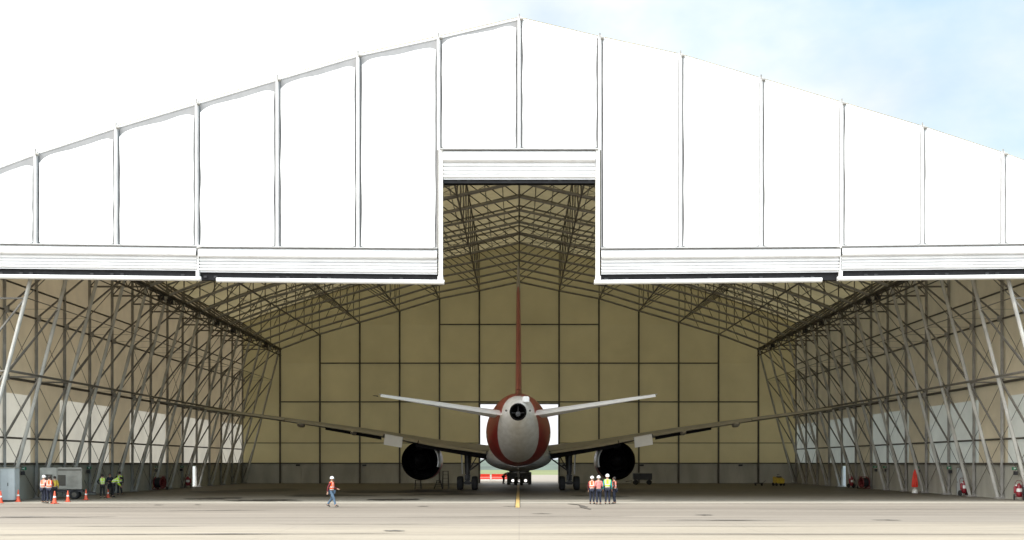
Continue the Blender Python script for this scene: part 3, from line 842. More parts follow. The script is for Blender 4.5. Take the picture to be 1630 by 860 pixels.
# stains
def stain(name, px0, py0, px1, py1, w, m, seed, z=.015):
    w = w * (3.6 if m == 'wet' else 1.5)
    a, c = Vector(gp(px0, py0)), Vector(gp(px1, py1))
    d = c - a; L = d.length; d.normalize(); nn = Vector((-d.y, d.x)); K = 26; up, lo = [], []
    for i in range(K + 1):
        u = i / K; e = math.sin(math.pi * u) ** .6
        n1 = .6 + .6 * noise.noise(Vector((u * 6, seed, 0))); n2 = .6 + .6 * noise.noise(Vector((u * 6, seed, 9)))
        p = a + d * L * u + nn * .35 * w * noise.noise(Vector((u * 3, seed, 4)))
        q = p + nn * w * e * n1; up.append((q.x, q.y, z)); q = p - nn * w * e * n2; lo.append((q.x, q.y, z))
    vs = up + lo; fs = [(i, i + 1, K + 2 + i, K + 1 + i) for i in range(K)]
    tag(MB().add(vs, fs).build(name, m), kind='structure')
k = 0
for a in ((380, 798.5, 462, 795.5, .9, 'wet'), (300, 795, 385, 792.5, .8, 'wet'), (475, 791, 545, 787, 1.2, 'wet'), (590, 795, 665, 796.5, .9, 'wet'), (560, 785, 700, 781, 2.0, 'wet'), (700, 789, 740, 785, 1.0, 'wet'),
          (330, 785, 450, 778, 1.6, 'wet'), (640, 789, 700, 787, .6, 'wet'), (905, 789, 1000, 791, .5, 'wet')):
    stain('water_stain', *a, seed=k * 3.3 + 1, z=.016 + k * .0006); k += 1
for a in ((921, 804, 939, 811.5, .22, 'stain'), (905, 802.5, 925, 804.5, .2, 'stain'), (610, 845.3, 645, 845.8, .28, 'stain'), (1105, 820.2, 1135, 820.6, .32, 'stain'), (1385, 828, 1435, 828.6, .22, 'stain'), (800, 806.2, 826, 806.4, .25, 'stain'),
          (245, 804.4, 260, 804.2, .3, 'stain'), (665, 806.6, 682, 806.2, .3, 'stain'), (845, 818.0, 880, 818.3, .2, 'stain'), (310, 804, 320, 803.8, .3, 'stain'), (0, 822.6, 70, 822.9, .16, 'stain')):
    stain('oil_stain', *a, seed=k * 3.3 + 1, z=.016 + k * .0006); k += 1

for a in ((-60, 852.3, 660, 849.6, .17), (700, 849.8, 1700, 851.4, .09), (-40, 824.2, 190, 823.0, .30), (260, 813.5, 450, 811.8, .22), (620, 823.2, 1010, 822.4, .13), (1050, 828.3, 1260, 829.0, .24), (430, 835.2, 720, 834.6, .09),
          (1180, 811.5, 1700, 812.3, .13), (-40, 808.6, 330, 808.0, .18), (860, 838.4, 1400, 839.0, .08), (90, 838.6, 330, 838.3, .10)):
    stain('pavement_joint', *a, m='joint', seed=k * 3.3 + 1, z=.016 + k * .0006); k += 1

# ------------------------------------------------------------------ people
def skin_mesh(name, P, E, Rr, root, sub=2):
    me = bpy.data.meshes.new(name); names = list(P); ix = {n: i for i, n in enumerate(names)}
    me.from_pydata([P[n] for n in names], [(ix[a], ix[b_]) for a, b_ in E], [])
    o = bpy.data.objects.new('tmp', me); COL.objects.link(o)
    sk = o.modifiers.new('s', 'SKIN'); sk.use_smooth_shade = True
    for n in names:
        r = Rr[n]; r = r if isinstance(r, tuple) else (r, r)
        sv = me.skin_vertices[0].data[ix[n]]; sv.radius = r; sv.use_root = (n == root)
    if sub: ss = o.modifiers.new('u', 'SUBSURF'); ss.levels = sub; ss.render_levels = sub
    dg = bpy.context.evaluated_depsgraph_get(); dg.update()
    res = bpy.data.meshes.new_from_object(o.evaluated_get(dg)); res.name = name
    bpy.data.objects.remove(o)
    for p in res.polygons: p.use_smooth = True
    return res

def pose(kind):
    """joints, figure facing -Y, 1.75 m tall; kinds: stand, folded, walk, bend"""
    P = {'pelvis': (0, 0, .95), 'waist': (0, 0, 1.10), 'chest': (0, -.01, 1.30), 'collar': (0, .0, 1.43), 'neck': (0, -.01, 1.51), 'skull': (0, -.02, 1.62), 'crown': (0, -.01, 1.70)}
    for s, n in ((-1, 'l'), (1, 'r')):
        P['sh' + n] = (s * .175, 0, 1.40); P['hip' + n] = (s * .09, 0, .90)
        P['kn' + n] = (s * .10, -.02, .50); P['an' + n] = (s * .11, .02, .10); P['heel' + n] = (s * .11, .05, .05); P['toe' + n] = (s * .13, -.17, .04)
        P['el' + n] = (s * .23, .03, 1.13); P['wr' + n] = (s * .25, -.06, .89)
    if kind == 'folded':
        for s, n in ((-1, 'l'), (1, 'r')): P['el' + n] = (s * .25, -.02, 1.13); P['wr' + n] = (s * .12, -.23, 1.16)
    if kind == 'walk':
        P['knl'] = (-.09, -.16, .52); P['anl'] = (-.09, -.27, .12); P['heell'] = (-.09, -.25, .06); P['toel'] = (-.10, -.46, .07)
        P['knr'] = (.09, .03, .49); P['anr'] = (.10, .30, .16); P['heelr'] = (.10, .34, .12); P['toer'] = (.10, .14, .03)
        P['ell'] = (-.23, .14, 1.15); P['wrl'] = (-.24, .16, .90); P['elr'] = (.23, -.06, 1.14); P['wrr'] = (.2, -.27, 1.06)
    if kind == 'hip':
        P['elr'] = (.36, .08, 1.17); P['wrr'] = (.19, -.04, 1.0)
        P['anl'] = (-.16, .02, .10); P['heell'] = (-.16, .05, .05); P['toel'] = (-.2, -.16, .04)
    if kind == 'bend':
        P.update({'waist': (0, -.06, 1.09), 'chest': (0, -.24, 1.19), 'collar': (0, -.36, 1.24), 'neck': (0, -.43, 1.27), 'skull': (0, -.53, 1.30), 'crown': (0, -.60, 1.33)})
        for s, n in ((-1, 'l'), (1, 'r')):
            P['sh' + n] = (s * .17, -.33, 1.22); P['el' + n] = (s * .22, -.38, .96); P['wr' + n] = (s * .13, -.52, .80)
            P['kn' + n] = (s * .11, -.09, .51)
    return P
RB = {'pelvis': (.155, .115), 'waist': (.135, .105), 'chest': (.165, .115), 'collar': (.10, .08), 'neck': (.055, .055), 'skull': (.078, .098), 'crown': (.062, .075)}
for n in 'lr':
    RB.update({'sh' + n: .062, 'el' + n: .042, 'wr' + n: .027, 'hip' + n: .088, 'kn' + n: .058, 'an' + n: .04, 'heel' + n: .038, 'toe' + n: (.042, .03)})
EB = [('pelvis', 'waist'), ('waist', 'chest'), ('chest', 'collar'), ('collar', 'neck'), ('neck', 'skull'), ('skull', 'crown')]
for n in 'lr': EB += [('collar', 'sh' + n), ('sh' + n, 'el' + n), ('el' + n, 'wr' + n), ('pelvis', 'hip' + n), ('hip' + n, 'kn' + n), ('kn' + n, 'an' + n), ('an' + n, 'heel' + n), ('an' + n, 'toe' + n)]
bank = {}
def person_meshes(kind):
    if kind in bank: return bank[kind]
    P = pose(kind); Rr = dict(RB); E = list(EB)
    # hands: palm, four unequal curled fingers and a thumb
    for s, n in ((-1, 'l'), (1, 'r')):
        w = Vector(P['wr' + n]); e = Vector(P['el' + n]); d = (w - e).normalized()
        side = Vector((0, -1, 0)) if abs(d.y) < .8 else Vector((-s, 0, 0))
        side = (side - d * side.dot(d)).normalized(); pn = d.cross(side).normalized() * (-s)
        P['palm' + n] = tuple(w + d * .07); Rr['palm' + n] = (.034, .018); E.append(('wr' + n, 'palm' + n))
        for q, (o_, L) in enumerate(((.030, .068), (.010, .078), (-.010, .072), (-.030, .056))):
            a = w + d * .095 + side * o_; b_ = a + d * L * .55 + pn * .008; c = b_ + d * L * .35 + pn * .025
            for nm, p, r in (('fa', a, .0095), ('fb', b_, .0085), ('fc', c, .007)): P[f'{nm}{q}{n}'] = tuple(p); Rr[f'{nm}{q}{n}'] = r
            E += [('palm' + n, f'fa{q}{n}'), (f'fa{q}{n}', f'fb{q}{n}'), (f'fb{q}{n}', f'fc{q}{n}')]
        a = w + d * .035 + side * .035; b_ = a + d * .03 + side * .02; c = b_ + d * .03
        for nm, p, r in (('ta', a, .012), ('tb', b_, .010), ('tc', c, .008)): P[nm + n] = tuple(p); Rr[nm + n] = r
        E += [('palm' + n, 'ta' + n), ('ta' + n, 'tb' + n), ('tb' + n, 'tc' + n)]
    sk, cr_ = Vector(P['skull']), Vector(P['crown']); up = (cr_ - sk).normalized()
    fwd = Vector((0, -1, 0)) if kind != 'bend' else Vector((0, -.35, -.93)); fwd = (fwd - up * fwd.dot(up)).normalized()
    rt = Vector((1, 0, 0))
    P['nose'] = tuple(sk + fwd * .115 - up * .005); Rr['nose'] = .012; E.append(('skull', 'nose'))
    for s, n in ((-1, 'l'), (1, 'r')): P['ear' + n] = tuple(sk + rt * s * .085 + up * .0); Rr['ear' + n] = (.012, .022); E.append(('skull', 'ear' + n))
    body = skin_mesh('person_body', P, E, Rr, 'pelvis', 2)
    def sub(names, grow, root, nm, extra=None):
        rr = {k_: (tuple(x + grow for x in Rr[k_]) if isinstance(Rr[k_], tuple) else Rr[k_] + grow) for k_ in names}
        if extra: rr.update(extra)
        return skin_mesh(nm, {k_: P[k_] for k_ in names}, [e for e in E if e[0] in names and e[1] in names], rr, root, 2)
    shirt = sub(['waist', 'pelvis', 'chest', 'collar', 'shl', 'shr', 'ell', 'elr', 'wrl', 'wrr'], .014, 'chest', 'shirt', {'collar': (.105, .085)})
    trs = sub(['pelvis', 'hipl', 'hipr', 'knl', 'knr', 'anl', 'anr'], .018, 'pelvis', 'trousers', {'anl': .06, 'anr': .06})
    P2 = dict(P)
    vest = skin_mesh('vest', {k_: P[k_] for k_ in ('pelvis', 'waist', 'chest', 'collar', 'shl', 'shr')}, [('pelvis', 'waist'), ('waist', 'chest'), ('chest', 'collar'), ('collar', 'shl'), ('collar', 'shr')],
                     {'pelvis': (.18, .145), 'waist': (.168, .135), 'chest': (.195, .145), 'collar': (.12, .10), 'shl': .082, 'shr': .082}, 'chest', 2)
    boots = []
    for n in 'lr':
        boots.append(skin_mesh('boot', {k_: P[k_] for k_ in ('an' + n, 'heel' + n, 'toe' + n)}, [('an' + n, 'heel' + n), ('an' + n, 'toe' + n)], {'an' + n: .052, 'heel' + n: .048, 'toe' + n: (.05, .038)}, 'an' + n, 2))
    # helmet, hair, eyes as meshes in head space
    rot = Matrix((rt, fwd * -1, up)).transposed()
    def head(mb): return MB().add([sk + rot @ Vector(v) for v in mb.v], mb.f)
    dome = MB(); dome.lathe([(.001, .175), (.04, .170), (.078, .148), (.102, .11), (.112, .055), (.113, .045), (.135, .040), (.133, .034), (.108, .036)], 20, (0, -.005, 0))
    dome.loft([[(-.09, -.10, .045), (.09, -.10, .045), (.09, -.10, .035), (-.09, -.10, .035)], [(-.05, -.165, .038), (.05, -.165, .038), (.05, -.165, .030), (-.05, -.165, .030)]])
    hair = MB(); hair.lathe([(.001, .135), (.045, .128), (.080, .10), (.094, .055), (.096, .0), (.085, -.035), (.07, -.04)], 18, (0, .02, 0))
    eyes = MB()
    for s in (-1, 1): eyes.lathe([(.001, -.012), (.010, -.008), (.012, 0), (.001, .004)], 8, (s * .032, -.094, .012), 'y')
    mouth = MB().box((0, -.092, -.05), (.045, .014, .009))
    bank[kind] = dict(body=body, shirt=shirt, trousers=trs, vest=vest, boots=boots, hat=head(dome), hair=head(hair), eyes=head(eyes), mouth=head(mouth))
    return bank[kind]
def person(x, y, rz, kind, label, vest=None, shirt='navy', trousers='navy', hat=True, s=1.0, group=None):
    B = person_meshes(kind)
    def ob(name, me, m, parent=None):
        me = me.copy(); me.materials.clear(); me.materials.append(M[m]); o = bpy.data.objects.new(name, me); COL.objects.link(o)
        if parent: o.parent = parent
        return o
    b_ = ob('person', B['body'], 'skin'); tag(b_, label, 'person', group)
    ob('jacket' if vest is None else 'shirt', B['shirt'], shirt, b_); ob('trousers', B['trousers'], trousers, b_)
    for bt in B['boots']: ob('boot', bt, 'boot', b_)
    if vest: ob('vest', B['vest'], vest, b_)
    if hat: B['hat'].build('hard_hat', 'hat', b_, smooth=True)
    else: B['hair'].build('hair', 'hair', b_, smooth=True)
    B['eyes'].build('eyes', 'black', b_); B['mouth'].build('mouth', 'dark_red', b_)
    b_.location = (x, y, .012); b_.rotation_euler.z = rz; b_.scale = (s, s, s)
    return b_
GP = 'workers on the apron and in the hangar'
x, y = gp(528, 808); person(x, y, R(78), 'walk', 'worker in white hard hat and orange vest over maroon shirt walking alone on the apron', 'vest_orange', 'maroon', 'jeans', s=1.0, group=GP)
G2 = 'workers grouped on the apron right of the airliner'
x, y = gp(942.5, 803); person(x, y, R(165), 'stand', 'worker in orange vest and white hard hat, leftmost of the four standing together', 'vest_orange', 'maroon', 'navy', s=.98, group=G2)
x, y = gp(953, 804); person(x, y, R(190), 'folded', 'worker in salmon pink shirt and white hard hat, second from left of the four', None, 'pink_cloth', 'navy', s=1.0, group=G2)
x, y = gp(967, 803.2); person(x, y, R(175), 'stand', 'tallest worker of the four, in yellow green vest with teal sleeves', 'vest_yellow', 'teal_cloth', 'navy', s=1.05, group=G2)
x, y = gp(978, 802.8); person(x, y, R(250), 'hip', 'bareheaded worker in orange vest, rightmost of the four standing together', 'vest_orange', 'black_cloth', 'navy', hat=False, s=.97, group=G2)
G3 = 'workers by the grey generator trailer'
x, y = gp(69.5, 801.5); person(x, y, R(150), 'stand', 'worker in white hard hat and orange vest standing left of his mate by the trailer', 'vest_orange', 'white_cloth', 'navy', s=1.0, group=G3)
x, y = gp(78.5, 802); person(x, y, R(185), 'folded', 'bareheaded worker in orange vest seen from behind before the grey trailer', 'vest_orange', 'maroon', 'navy', hat=False, s=1.0, group=G3)
x, y = gp(87, 797); person(x, y, R(200), 'stand', 'worker in pale yellow jacket half hidden behind the two orange vests', None, 'yellow', 'black_cloth', hat=False, s=.95, group=G3)
G4 = 'workers in yellow vests near the left wall'
x, y = gp(163, 793); person(x, y, R(200), 'hip', 'dark haired worker in yellow vest, leftmost of the yellow vests by the left wall', 'vest_yellow', 'black_cloth', 'black_cloth', hat=False, s=1.0, group=G4)
x, y = gp(179, 792); person(x, y, R(120), 'bend', 'worker in yellow vest stooping forward between the other yellow vests', 'vest_yellow', 'vest_yellow', 'black_cloth', hat=False, s=1.08, group=G4)
x, y = gp(190.5, 789); person(x, y, R(210), 'hip', 'worker in yellow vest with black sleeves, rightmost and furthest by the left wall', 'vest_yellow', 'black_cloth', 'black_cloth', hat=False, s=1.08, group=G4)
x, y = gp(175, 790); person(x, y, R(20), 'folded', 'worker in dark jacket standing behind the stooping yellow vest', None, 'navy', 'black_cloth', hat=False, s=1.0, group=G4)
person(-1.95, 66.5, R(60), 'bend', 'stooping worker in red vest beside the dark tow tractor', 'vest_orange', 'maroon', 'black_cloth', hat=False, s=1.0, group=GP)

# ------------------------------------------------------------------ traffic cones
def make_cone():
    r = empty('traffic_cone')
    MB().lathe([(.15, .04), (.125, .10), (.035, .78), (.02, .80), (.001, .80)], 20).build('cone_body', 'cone', r, smooth=True)
    MB().box((0, 0, .02), (.36, .36, .04)).build('base', 'cone', r, bevel=.012)
    MB().lathe([(.098, .38), (.080, .48)], 20).build('reflective_band', 'reflect', r, smooth=True)
    return r
cones = [(1, 801.2, .98, 'orange traffic cone at the far left edge in front of the pale cabinet'), (29, 799, 1.0, 'orange traffic cone just right of the pale blue cabinet'),
         (87, 802, 1.0, 'orange traffic cone right beside the two orange vested workers'), (108, 799, .92, 'orange traffic cone in front of the trailer axle'),
         (137, 796, .9, 'orange traffic cone at the right end of the grey trailer'), (172, 792.5, .8, 'orange traffic cone between the legs of the yellow vested workers')]
pc = make_cone()
for i, (px, py, s_, lb) in enumerate(cones):
    c = pc if i == 0 else copy_tree(pc); x, y = gp(px, py); x = max(x, -34.25)
    place(c, x, y, R(random.uniform(0, 90)), s=s_); tag(c, lb, 'traffic cone', 'orange cones by the left wall')

# ------------------------------------------------------------------ generator trailer
x, y = gp(99, 796)
t = tag(empty('generator_trailer', (-32.4, 9.3, FL), R(14)), 'boxy grey generator trailer on black wheels behind orange cones', 'trailer')
b_ = MB().box((.55, 0, 1.48), (1.65, 1.3, 1.55)).build('housing', 'gse_grey', t, bevel=.04)
MB().box((-.85, 0, 1.46), (1.12, 1.28, 1.56)).build('end_housing', 'gse_light', t, bevel=.04)
lv = MB()
for i in range(9): lv.box((.75, -.67, .95 + i * .09), (.62, .03, .045))
lv.build('louvre', 'gse_grey', b_)
MB().box((.05, -.67, 1.35), (.5, .03, .75)).build('access_door', 'steel_dark', b_)
MB().box((-.85, -.66, 1.55), (.55, .03, .42)).box((-.85, -.665, 1.1), (.8, .02, .05)).build('control_panel', 'steel_dark', t)
MB().box((.55, -.66, 2.08), (1.5, .03, .08)).build('rain_strip', 'steel_dark', b_)
MB().box((0, 0, .60), (2.8, 1.0, .16)).tube((1.4, -.3, .55), (2.2, 0, .45), .04).tube((1.4, .3, .55), (2.2, 0, .45), .04).build('chassis', 'gse_dark', t)
MB().tube((.2, .2, 2.24), (.2, .2, 2.5), .05).build('exhaust_pipe', 'steel_dark', t)
for wx in (-.75, .85):
    for wy in (-.55, .55):
        w = MB().lathe([(.16, -.09), (.29, -.11), (.33, -.05), (.33, .05), (.29, .11), (.16, .09)], 20, (wx, wy, .33), 'y').build('wheel', 'tyre', t, smooth=True)
        MB().lathe([(.001, -.1), (.16, -.09), (.16, .09), (.001, .1)], 16, (wx, wy, .33), 'y').build('rim', 'steel_dark', w)

t = tag(empty('equipment_cabinet', (-34.0, 4.6, FL)), 'tall pale blue grey cabinet standing against the left wall at the hangar mouth', 'cabinet')
cb_ = MB().box((0, 0, 1.16), (.98, .75, 2.12)).build('cabinet_body', 'door_blue', t, bevel=.03)
for x_ in (-.235, .235): MB().box((x_, -.385, 1.18), (.45, .02, 1.9)).build('cabinet_door', 'door_blue', t, bevel=.008)
MB().box((.05, -.41, 1.15), (.03, .04, .22)).build('handle', 'steel_dark', t)
MB().box((0, 0, .05), (.9, .68, .1)).build('plinth', 'gse_dark', t)
MB().box((0, 0, 2.24), (1.04, .82, .05)).build('cabinet_top', 'gse_light', t)

# ------------------------------------------------------------------ wheeled fire extinguishers
def make_ext():
    r = empty('wheeled_fire_extinguisher')
    cy = MB().lathe([(.001, .22), (.13, .24), (.19, .32), (.20, .42), (.20, 1.0), (.16, 1.12), (.07, 1.18), (.05, 1.24), (.001, 1.24)], 24).build('cylinder', 'ext_red', r, smooth=True)
    MB().lathe([(.203, .62), (.203, .86)], 24).build('instruction_band', 'reflect', cy, smooth=True)
    MB().lathe([(.001, .5), (.08, .52), (.10, .58), (.10, .95), (.05, 1.03), (.001, 1.04)], 16, (-.27, -.05, 0)).build('gas_bottle', 'ext_red', r, smooth=True)
    fr = MB()
    for s in (-1, 1): fr.path([(s * .2, -.05, .1), (s * .24, .12, .6), (s * .24, .2, 1.25), (s * .12, .28, 1.42)], .018)
    fr.tube((-.12, .28, 1.42), (.12, .28, 1.42), .018).tube((-.3, .05, .26), (.3, .05, .26), .02)
    fr.build('trolley', 'dark_red', r)
    ho = MB()
    for i in range(16):
        a0, a1 = 2 * math.pi * i / 16, 2 * math.pi * (i + 1) / 16
        ho.tube((.24 + .03, -.08 + .2 * math.cos(a0), .72 + .26 * math.sin(a0)), (.24 + .03, -.08 + .2 * math.cos(a1), .72 + .26 * math.sin(a1)), .025)
    ho.build('hose', 'black', r)
    for s in (-1, 1): MB().lathe([(.03, -.04), (.19, -.045), (.24, -.02), (.24, .02), (.19, .045), (.03, .04)], 20, (s * .32, .05, .24), 'x').build('wheel', 'tyre', r, smooth=True)
    MB().lathe([(.001, .0), (.055, .01), (.055, .05), (.001, .06)], 14, (-.2, -.12, 1.08), 'y').build('gauge', 'reflect', r)
    return r
pe = make_ext()
for i, (x, D, rz, s_, lb) in enumerate(((34.35, 76.8, -20, .95, 'red wheeled fire extinguisher at the right edge below the green exit sign'), (34.3, 86.2, 15, .98, 'red wheeled fire extinguisher by the right wall between leaning columns, inward of the edge one'),
                                    (34.15, 114.9, 25, .95, 'small dark red wheeled extinguisher by the bright right doorway'), (-34.1, 115.0, 200, .95, 'dark wheeled extinguisher near the bright doorway in the left wall'))):
    e = pe if i == 0 else copy_tree(pe); place(e, x, D - 70, R(rz), FL + .004, s_); tag(e, lb, 'fire extinguisher', 'wheeled extinguishers along the side walls')
# hose reel carts
def make_reel():
    r = empty('hose_reel_cart')
    MB().lathe([(.48, -.32), (.50, -.30), (.30, -.28), (.30, .28), (.50, .30), (.48, .32)], 26, (0, 0, .62), 'x').build('drum', 'dark_red', r, smooth=True)
    MB().lathe([(.30, -.26), (.42, -.24), (.43, 0), (.42, .24), (.30, .26)], 26, (0, 0, .62), 'x').build('hose', 'black', r, smooth=True)
    fr = MB()
    for s in (-1, 1): fr.path([(s * .38, -.45, .08), (s * .38, 0, .62), (s * .38, .45, .08)], .03).path([(s * .38, 0, .62), (s * .38, .2, 1.15)], .025)
    fr.tube((-.38, .2, 1.15), (.38, .2, 1.15), .025).tube((-.38, -.45, .08), (.38, -.45, .08), .03).tube((-.4, .45, .08), (.4, .45, .08), .03)
    fr.tube((-.42, 0, .62), (.42, 0, .62), .04)
    fr.build('reel_frame', 'dark_red', r)
    for s in (-1, 1): MB().lathe([(.03, -.03), (.12, -.035), (.15, 0), (.12, .035), (.03, .03)], 16, (s * .44, .4, .15), 'x').build('wheel', 'tyre', r, smooth=True)
    return r
pr = make_reel()
for i, (x, D, rz, s_, lb) in enumerate(((34.0, 110.2, 15, 1.05, 'dark red hose reel cart by the right wall near the bright doorway'), (-34.0, 105.7, -15, 1.15, 'dark red hose reel cart by the left wall'))):
    e = pr if i == 0 else copy_tree(pr); place(e, x, D - 70, R(rz), FL + .004, s_); tag(e, lb, 'hose reel', 'hose reel carts')
# tall closed red parasol on a white base
t = tag(empty('closed_parasol', (33.7, 95.2 - 70, FL + .004)), 'tall furled red parasol standing on a white base against the right wall', 'parasol')
cv = []
for z, r_ in ((.5, .21), (.62, .25), (.9, .235), (1.2, .20), (1.5, .16), (1.75, .11), (1.95, .05), (2.02, .02)):
    cv.append([(r_ * (1 + .13 * math.cos(8 * a)) * math.cos(a), r_ * (1 + .13 * math.cos(8 * a)) * math.sin(a), z) for a in [2 * math.pi * i / 32 for i in range(32)]])
MB().loft(cv).build('canopy', 'barrier_red', t, smooth=True)
MB().lathe([(.001, 0), (.24, 0), (.24, .05), (.20, .30), (.16, .34), (.03, .36), (.03, .5)], 20).build('base', 'reflect', t, smooth=True)
MB().tube((0, 0, 1.95), (0, 0, 2.15), .018).build('pole', 'steel', t)

# yellow tow cart at the back right
t = tag(empty('yellow_tow_cart', (28.9, 54.5, FL + .004), R(12)), 'small yellow tow cart at the back right of the hangar', 'tow cart')
b_ = MB().loft([[(-.45, -.6, .3), (.45, -.6, .3), (.45, -.6, .75), (-.45, -.6, .75)], [(-.48, 0, .28), (.48, 0, .28), (.48, 0, .95), (-.48, 0, .95)], [(-.45, .6, .3), (.45, .6, .3), (.45, .6, 1.05), (-.45, .6, 1.05)]]).build('body', 'yellow', t, bevel=.04)
MB().box((0, -.05, 1.0), (.5, .35, .12)).build('seat', 'gse_dark', t)
MB().tube((0, .35, 1.0), (0, .15, 1.28), .02).lathe([(.15, 0), (.16, .02), (.15, .04)], 14, (0, .15, 1.27)).build('steering_wheel', 'gse_dark', t)
for wx in (-.45, .45):
    for wy in (-.4, .4): MB().lathe([(.03, -.07), (.17, -.08), (.2, 0), (.17, .08), (.03, .07)], 16, (wx, wy, .2), 'x').build('wheel', 'tyre', t, smooth=True)
t = tag(empty('equipment_dolly', (26.9, 55.6, FL + .004)), 'low dark dolly on the floor left of the yellow tow cart', 'dolly')
MB().box((0, 0, .3), (.9, .6, .08)).tube((.45, 0, .3), (.8, 0, .6), .02).build('deck', 'gse_dark', t)
for wx in (-.35, .35):
    for wy in (-.25, .25): MB().lathe([(.02, -.03), (.12, -.03), (.13, 0), (.12, .03), (.02, .03)], 12, (wx, wy, .13), 'x').build('wheel', 'tyre', t)

# dark equipment cart by the right engine
t = tag(empty('equipment_cart', (14.6, 62.5, FL + .004)), 'long dark equipment cart with pale top rail beside the right engine', 'cart')
MB().box((0, 0, .95), (2.2, 1.0, .75)).build('body', 'gse_dark', t, bevel=.03)
MB().box((0, 0, 1.36), (2.3, 1.1, .07)).build('top_rail', 'gse_grey', t)
MB().box((-.9, 0, .5), (.1, .9, .2)).box((.9, 0, .5), (.1, .9, .2)).tube((-1.2, 0, .45), (-2.0, 0, .35), .04).build('chassis', 'gse_dark', t)
for wx in (-.8, .8):
    for wy in (-.42, .42): MB().lathe([(.03, -.07), (.24, -.08), (.28, 0), (.24, .08), (.03, .07)], 16, (wx, wy, .28), 'y').build('wheel', 'tyre', t, smooth=True)
for i in range(5): pass
# work stand by the left engine
def stand(x, y, h, lb, rz=0):
    t = tag(empty('maintenance_stand', (x, y, FL + .004), rz), lb, 'work stand', 'maintenance stands under the left engine')
    fr = MB()
    for sx in (-1, 1):
        fr.tube((sx * .3, -.4, 0), (sx * .25, -.15, h), .03).tube((sx * .3, .45, 0), (sx * .25, .15, h), .03)
        for q in range(1, 4): fr.tube((sx * .29, -.38 + q * .05, h * q / 4), (sx * .29, .4 - q * .05, h * q / 4), .02)
    fr.build('stand_frame', 'gse_dark', t)
    tr = MB()
    for q in range(1, 5): tr.box((0, -.4 + .25 * q / 5, h * q / 5), (.56, .16, .03))
    tr.build('step', 'gse_dark', t); MB().box((0, 0, h), (.62, .5, .05)).build('platform', 'gse_dark', t)
stand(-7.25, 40.0, 1.75, 'tall dark maintenance stand on the inboard side of the left engine', R(10))
stand(-10.0, 40.5, .85, 'low dark maintenance stand below the outboard side of the left engine')
stand(-8.0, 41.0, .8, 'low dark maintenance stand below the left engine next to the tall one', R(90))

# tow tractor at the nose
t = tag(empty('tow_tractor', (.0, 61.8, FL + .004)), 'dark aircraft tow tractor with pale lamps under the airliner nose', 'tow tractor')
MB().loft([[(-1.4, 0, .15), (1.4, 0, .15), (1.4, 0, 1.35), (-1.4, 0, 1.35)], [(-1.45, .5, .15), (1.45, .5, .15), (1.45, .5, 1.5), (-1.45, .5, 1.5)], [(-1.45, 3.4, .3), (1.45, 3.4, .3), (1.45, 3.4, 1.45), (-1.45, 3.4, 1.45)], [(-1.3, 4.4, .45), (1.3, 4.4, .45), (1.3, 4.4, 1.1), (-1.3, 4.4, 1.1)]]).build('body', 'gse_dark', t, bevel=.05)
MB().box((0, 1.2, 1.75), (2.4, 1.2, .6)).build('cab', 'gse_dark', t, bevel=.06)
for x in (-.42, .42): MB().box((x, .56, 1.78), (.42, .08, .10)).build('cab_lamp', 'lamp', t)
for x in (-.75, 0, .75): MB().lathe([(.001, -.03), (.17, -.02), (.17, .03)], 12, (x, -.02, .48), 'y').build('lamp', 'lamp', t)
for wx in (-1.25, 1.25):
    for wy in (.8, 3.4): MB().lathe([(.1, -.18), (.38, -.2), (.45, -.1), (.45, .1), (.38, .2), (.1, .18)], 20, (wx, wy, .45), 'x').build('wheel', 'tyre', t, smooth=True)

# water filled barriers outside the back opening
def make_bar():
    r = empty('traffic_barrier')
    pr_ = [(-.24, .26), (.24, .26), (.2, .42), (.1, .60), (.09, 1.0), (-.09, 1.0), (-.1, .60), (-.2, .42)]
    MB().loft([[(-.85, a, z) for a, z in pr_], [(.85, a, z) for a, z in pr_]]).build('barrier_body', 'barrier_red', r, bevel=.02)
    MB().box((0, 0, .13), (1.72, .52, .26)).build('base', 'barrier_white', r, bevel=.03)
    MB().box((.93, 0, .55), (.12, .1, .6)).build('connector', 'barrier_white', r)
    return r
pb = make_bar()
for i, (x, lb) in enumerate(((-5.0, 'red and white traffic barrier beyond the rear opening, nearest the left jamb'), (-3.05, 'red and white traffic barrier beyond the rear opening, middle of three'), (-1.5, 'red and white traffic barrier behind the tow tractor, rightmost of three'))):
    c = pb if i == 0 else copy_tree(pb); place(c, x, 88 + i * .2, 0, .005, 1.0); tag(c, lb, 'traffic barrier', 'barriers behind the hangar')

# ------------------------------------------------------------------ sky, sun, camera
SUN = Vector((-.17, -.36, .87)).normalized()
elev = math.asin(SUN.z); azim = math.atan2(SUN.x, SUN.y)
w = bpy.data.worlds.new('World'); sc.world = w; w.use_nodes = True; nt = w.node_tree; nt.nodes.clear()
out = nt.nodes.new('ShaderNodeOutputWorld'); bg = nt.nodes.new('ShaderNodeBackground'); bg.inputs[1].default_value = .12
sky = nt.nodes.new('ShaderNodeTexSky'); sky.sky_type = 'NISHITA'; sky.sun_disc = False; sky.sun_elevation = elev; sky.sun_rotation = azim
sky.air_density = 1.0; sky.dust_density = 1.5
tc = nt.nodes.new('ShaderNodeTexCoord'); sp = nt.nodes.new('ShaderNodeSeparateXYZ'); nt.links.new(tc.outputs['Generated'], sp.inputs[0])
def wn(scale, sc3, off=0):
    mp = nt.nodes.new('ShaderNodeMapping'); mp.inputs['Scale'].default_value = sc3; mp.inputs['Location'].default_value = (off, off * .7, 0)
    nt.links.new(tc.outputs['Generated'], mp.inputs[0]); return nz(nt, mp.outputs[0], scale, 6, .55)
n1 = wn(3.0, (1, 1, 1.6), 2.3); n2 = wn(5.5, (1, 1, 2.0), 7.1)
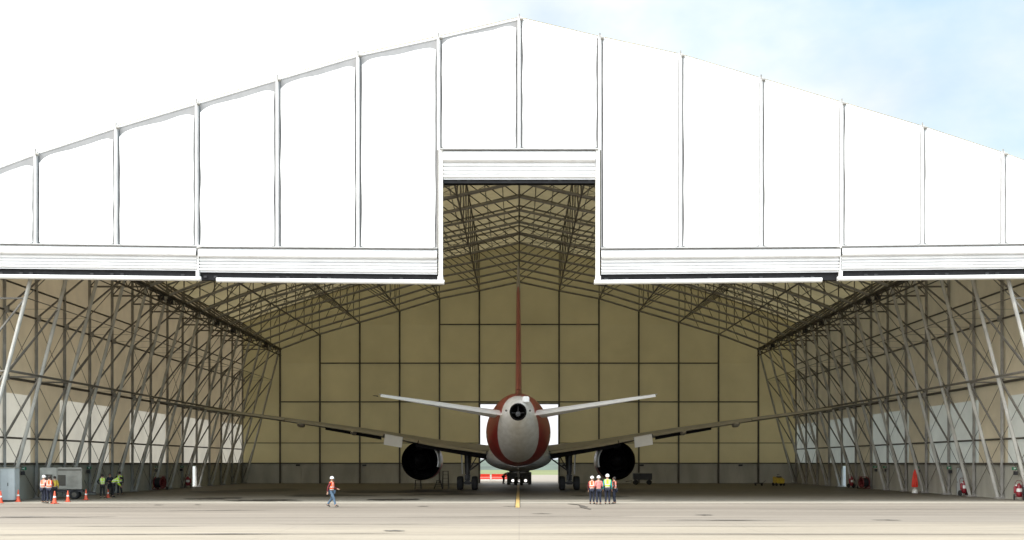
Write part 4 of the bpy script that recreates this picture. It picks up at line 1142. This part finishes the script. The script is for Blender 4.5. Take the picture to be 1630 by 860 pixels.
# heavier cloud to the left, broken to the right
cov = mth(nt, 'SUBTRACT', mth(nt, 'ADD', n1, .34), mth(nt, 'MULTIPLY', sp.outputs[0], 1.1))
covm = ramp(nt, cov, [(.38, (0, 0, 0)), (.72, (1, 1, 1))])
shade = ramp(nt, n2, [(.32, (.74, .79, .87)), (.60, (1, 1, 1))])
shade = mixc(nt, 1.0, shade, (6.8, 6.8, 6.8), 'MULTIPLY')
wl = mth(nt, 'ADD', mth(nt, 'MULTIPLY', sp.outputs[0], -5.0), .1, clamp=True)
shade = mixc(nt, wl, shade, (8.6, 8.7, 8.8))
hazy = mixc(nt, .7, sky.outputs[0], (3.9, 5.5, 6.3))
col = mixc(nt, covm, hazy, shade)
# clouds glow towards the sun
dt = nt.nodes.new('ShaderNodeVectorMath'); dt.operation = 'DOT_PRODUCT'; nt.links.new(tc.outputs['Generated'], dt.inputs[0]); dt.inputs[1].default_value = SUN
gl = mth(nt, 'ADD', mth(nt, 'MULTIPLY', mth(nt, 'POWER', mth(nt, 'MAXIMUM', dt.outputs['Value'], 0.0), 1.6), 2.25), .87)
cmb = nt.nodes.new('ShaderNodeCombineXYZ')
for i_ in range(3): nt.links.new(gl, cmb.inputs[i_])
col = mixc(nt, 1.0, col, cmb.outputs[0], 'MULTIPLY')
nt.links.new(col, bg.inputs[0]); nt.links.new(bg.outputs[0], out.inputs[0])
sl = bpy.data.lights.new('sun', 'SUN'); sl.energy = 2.2; sl.angle = R(2.0); sl.color = (1, .955, .89)
so = bpy.data.objects.new('sun', sl); COL.objects.link(so); so.rotation_euler = (-SUN).to_track_quat('-Z', 'Y').to_euler(); so.location = (20, -40, 60)

cam = bpy.data.cameras.new('camera'); co = bpy.data.objects.new('camera', cam); COL.objects.link(co); sc.camera = co
co.location = (0, -CAMD, CAMH); co.rotation_euler = (R(90), 0, 0)
cam.sensor_fit = 'HORIZONTAL'; cam.sensor_width = 36; cam.lens = F / 1630 * 36
cam.shift_x = -(CX - 815) / 1630; cam.shift_y = (HORIZ - 430) / 1630
cam.clip_start = .1; cam.clip_end = 9000
sc.view_settings.view_transform = 'Standard'; sc.view_settings.look = 'None'; sc.view_settings.gamma = 1; sc.view_settings.exposure = .75
sc.render.engine = 'CYCLES'; cy = sc.cycles
cy.use_denoising = True
try: cy.denoiser = 'OPENIMAGEDENOISE'
except Exception: pass
cy.max_bounces = 8; cy.diffuse_bounces = 6; cy.glossy_bounces = 3; cy.transmission_bounces = 4; cy.caustics_reflective = False; cy.caustics_refractive = False
cy.sample_clamp_indirect = 8
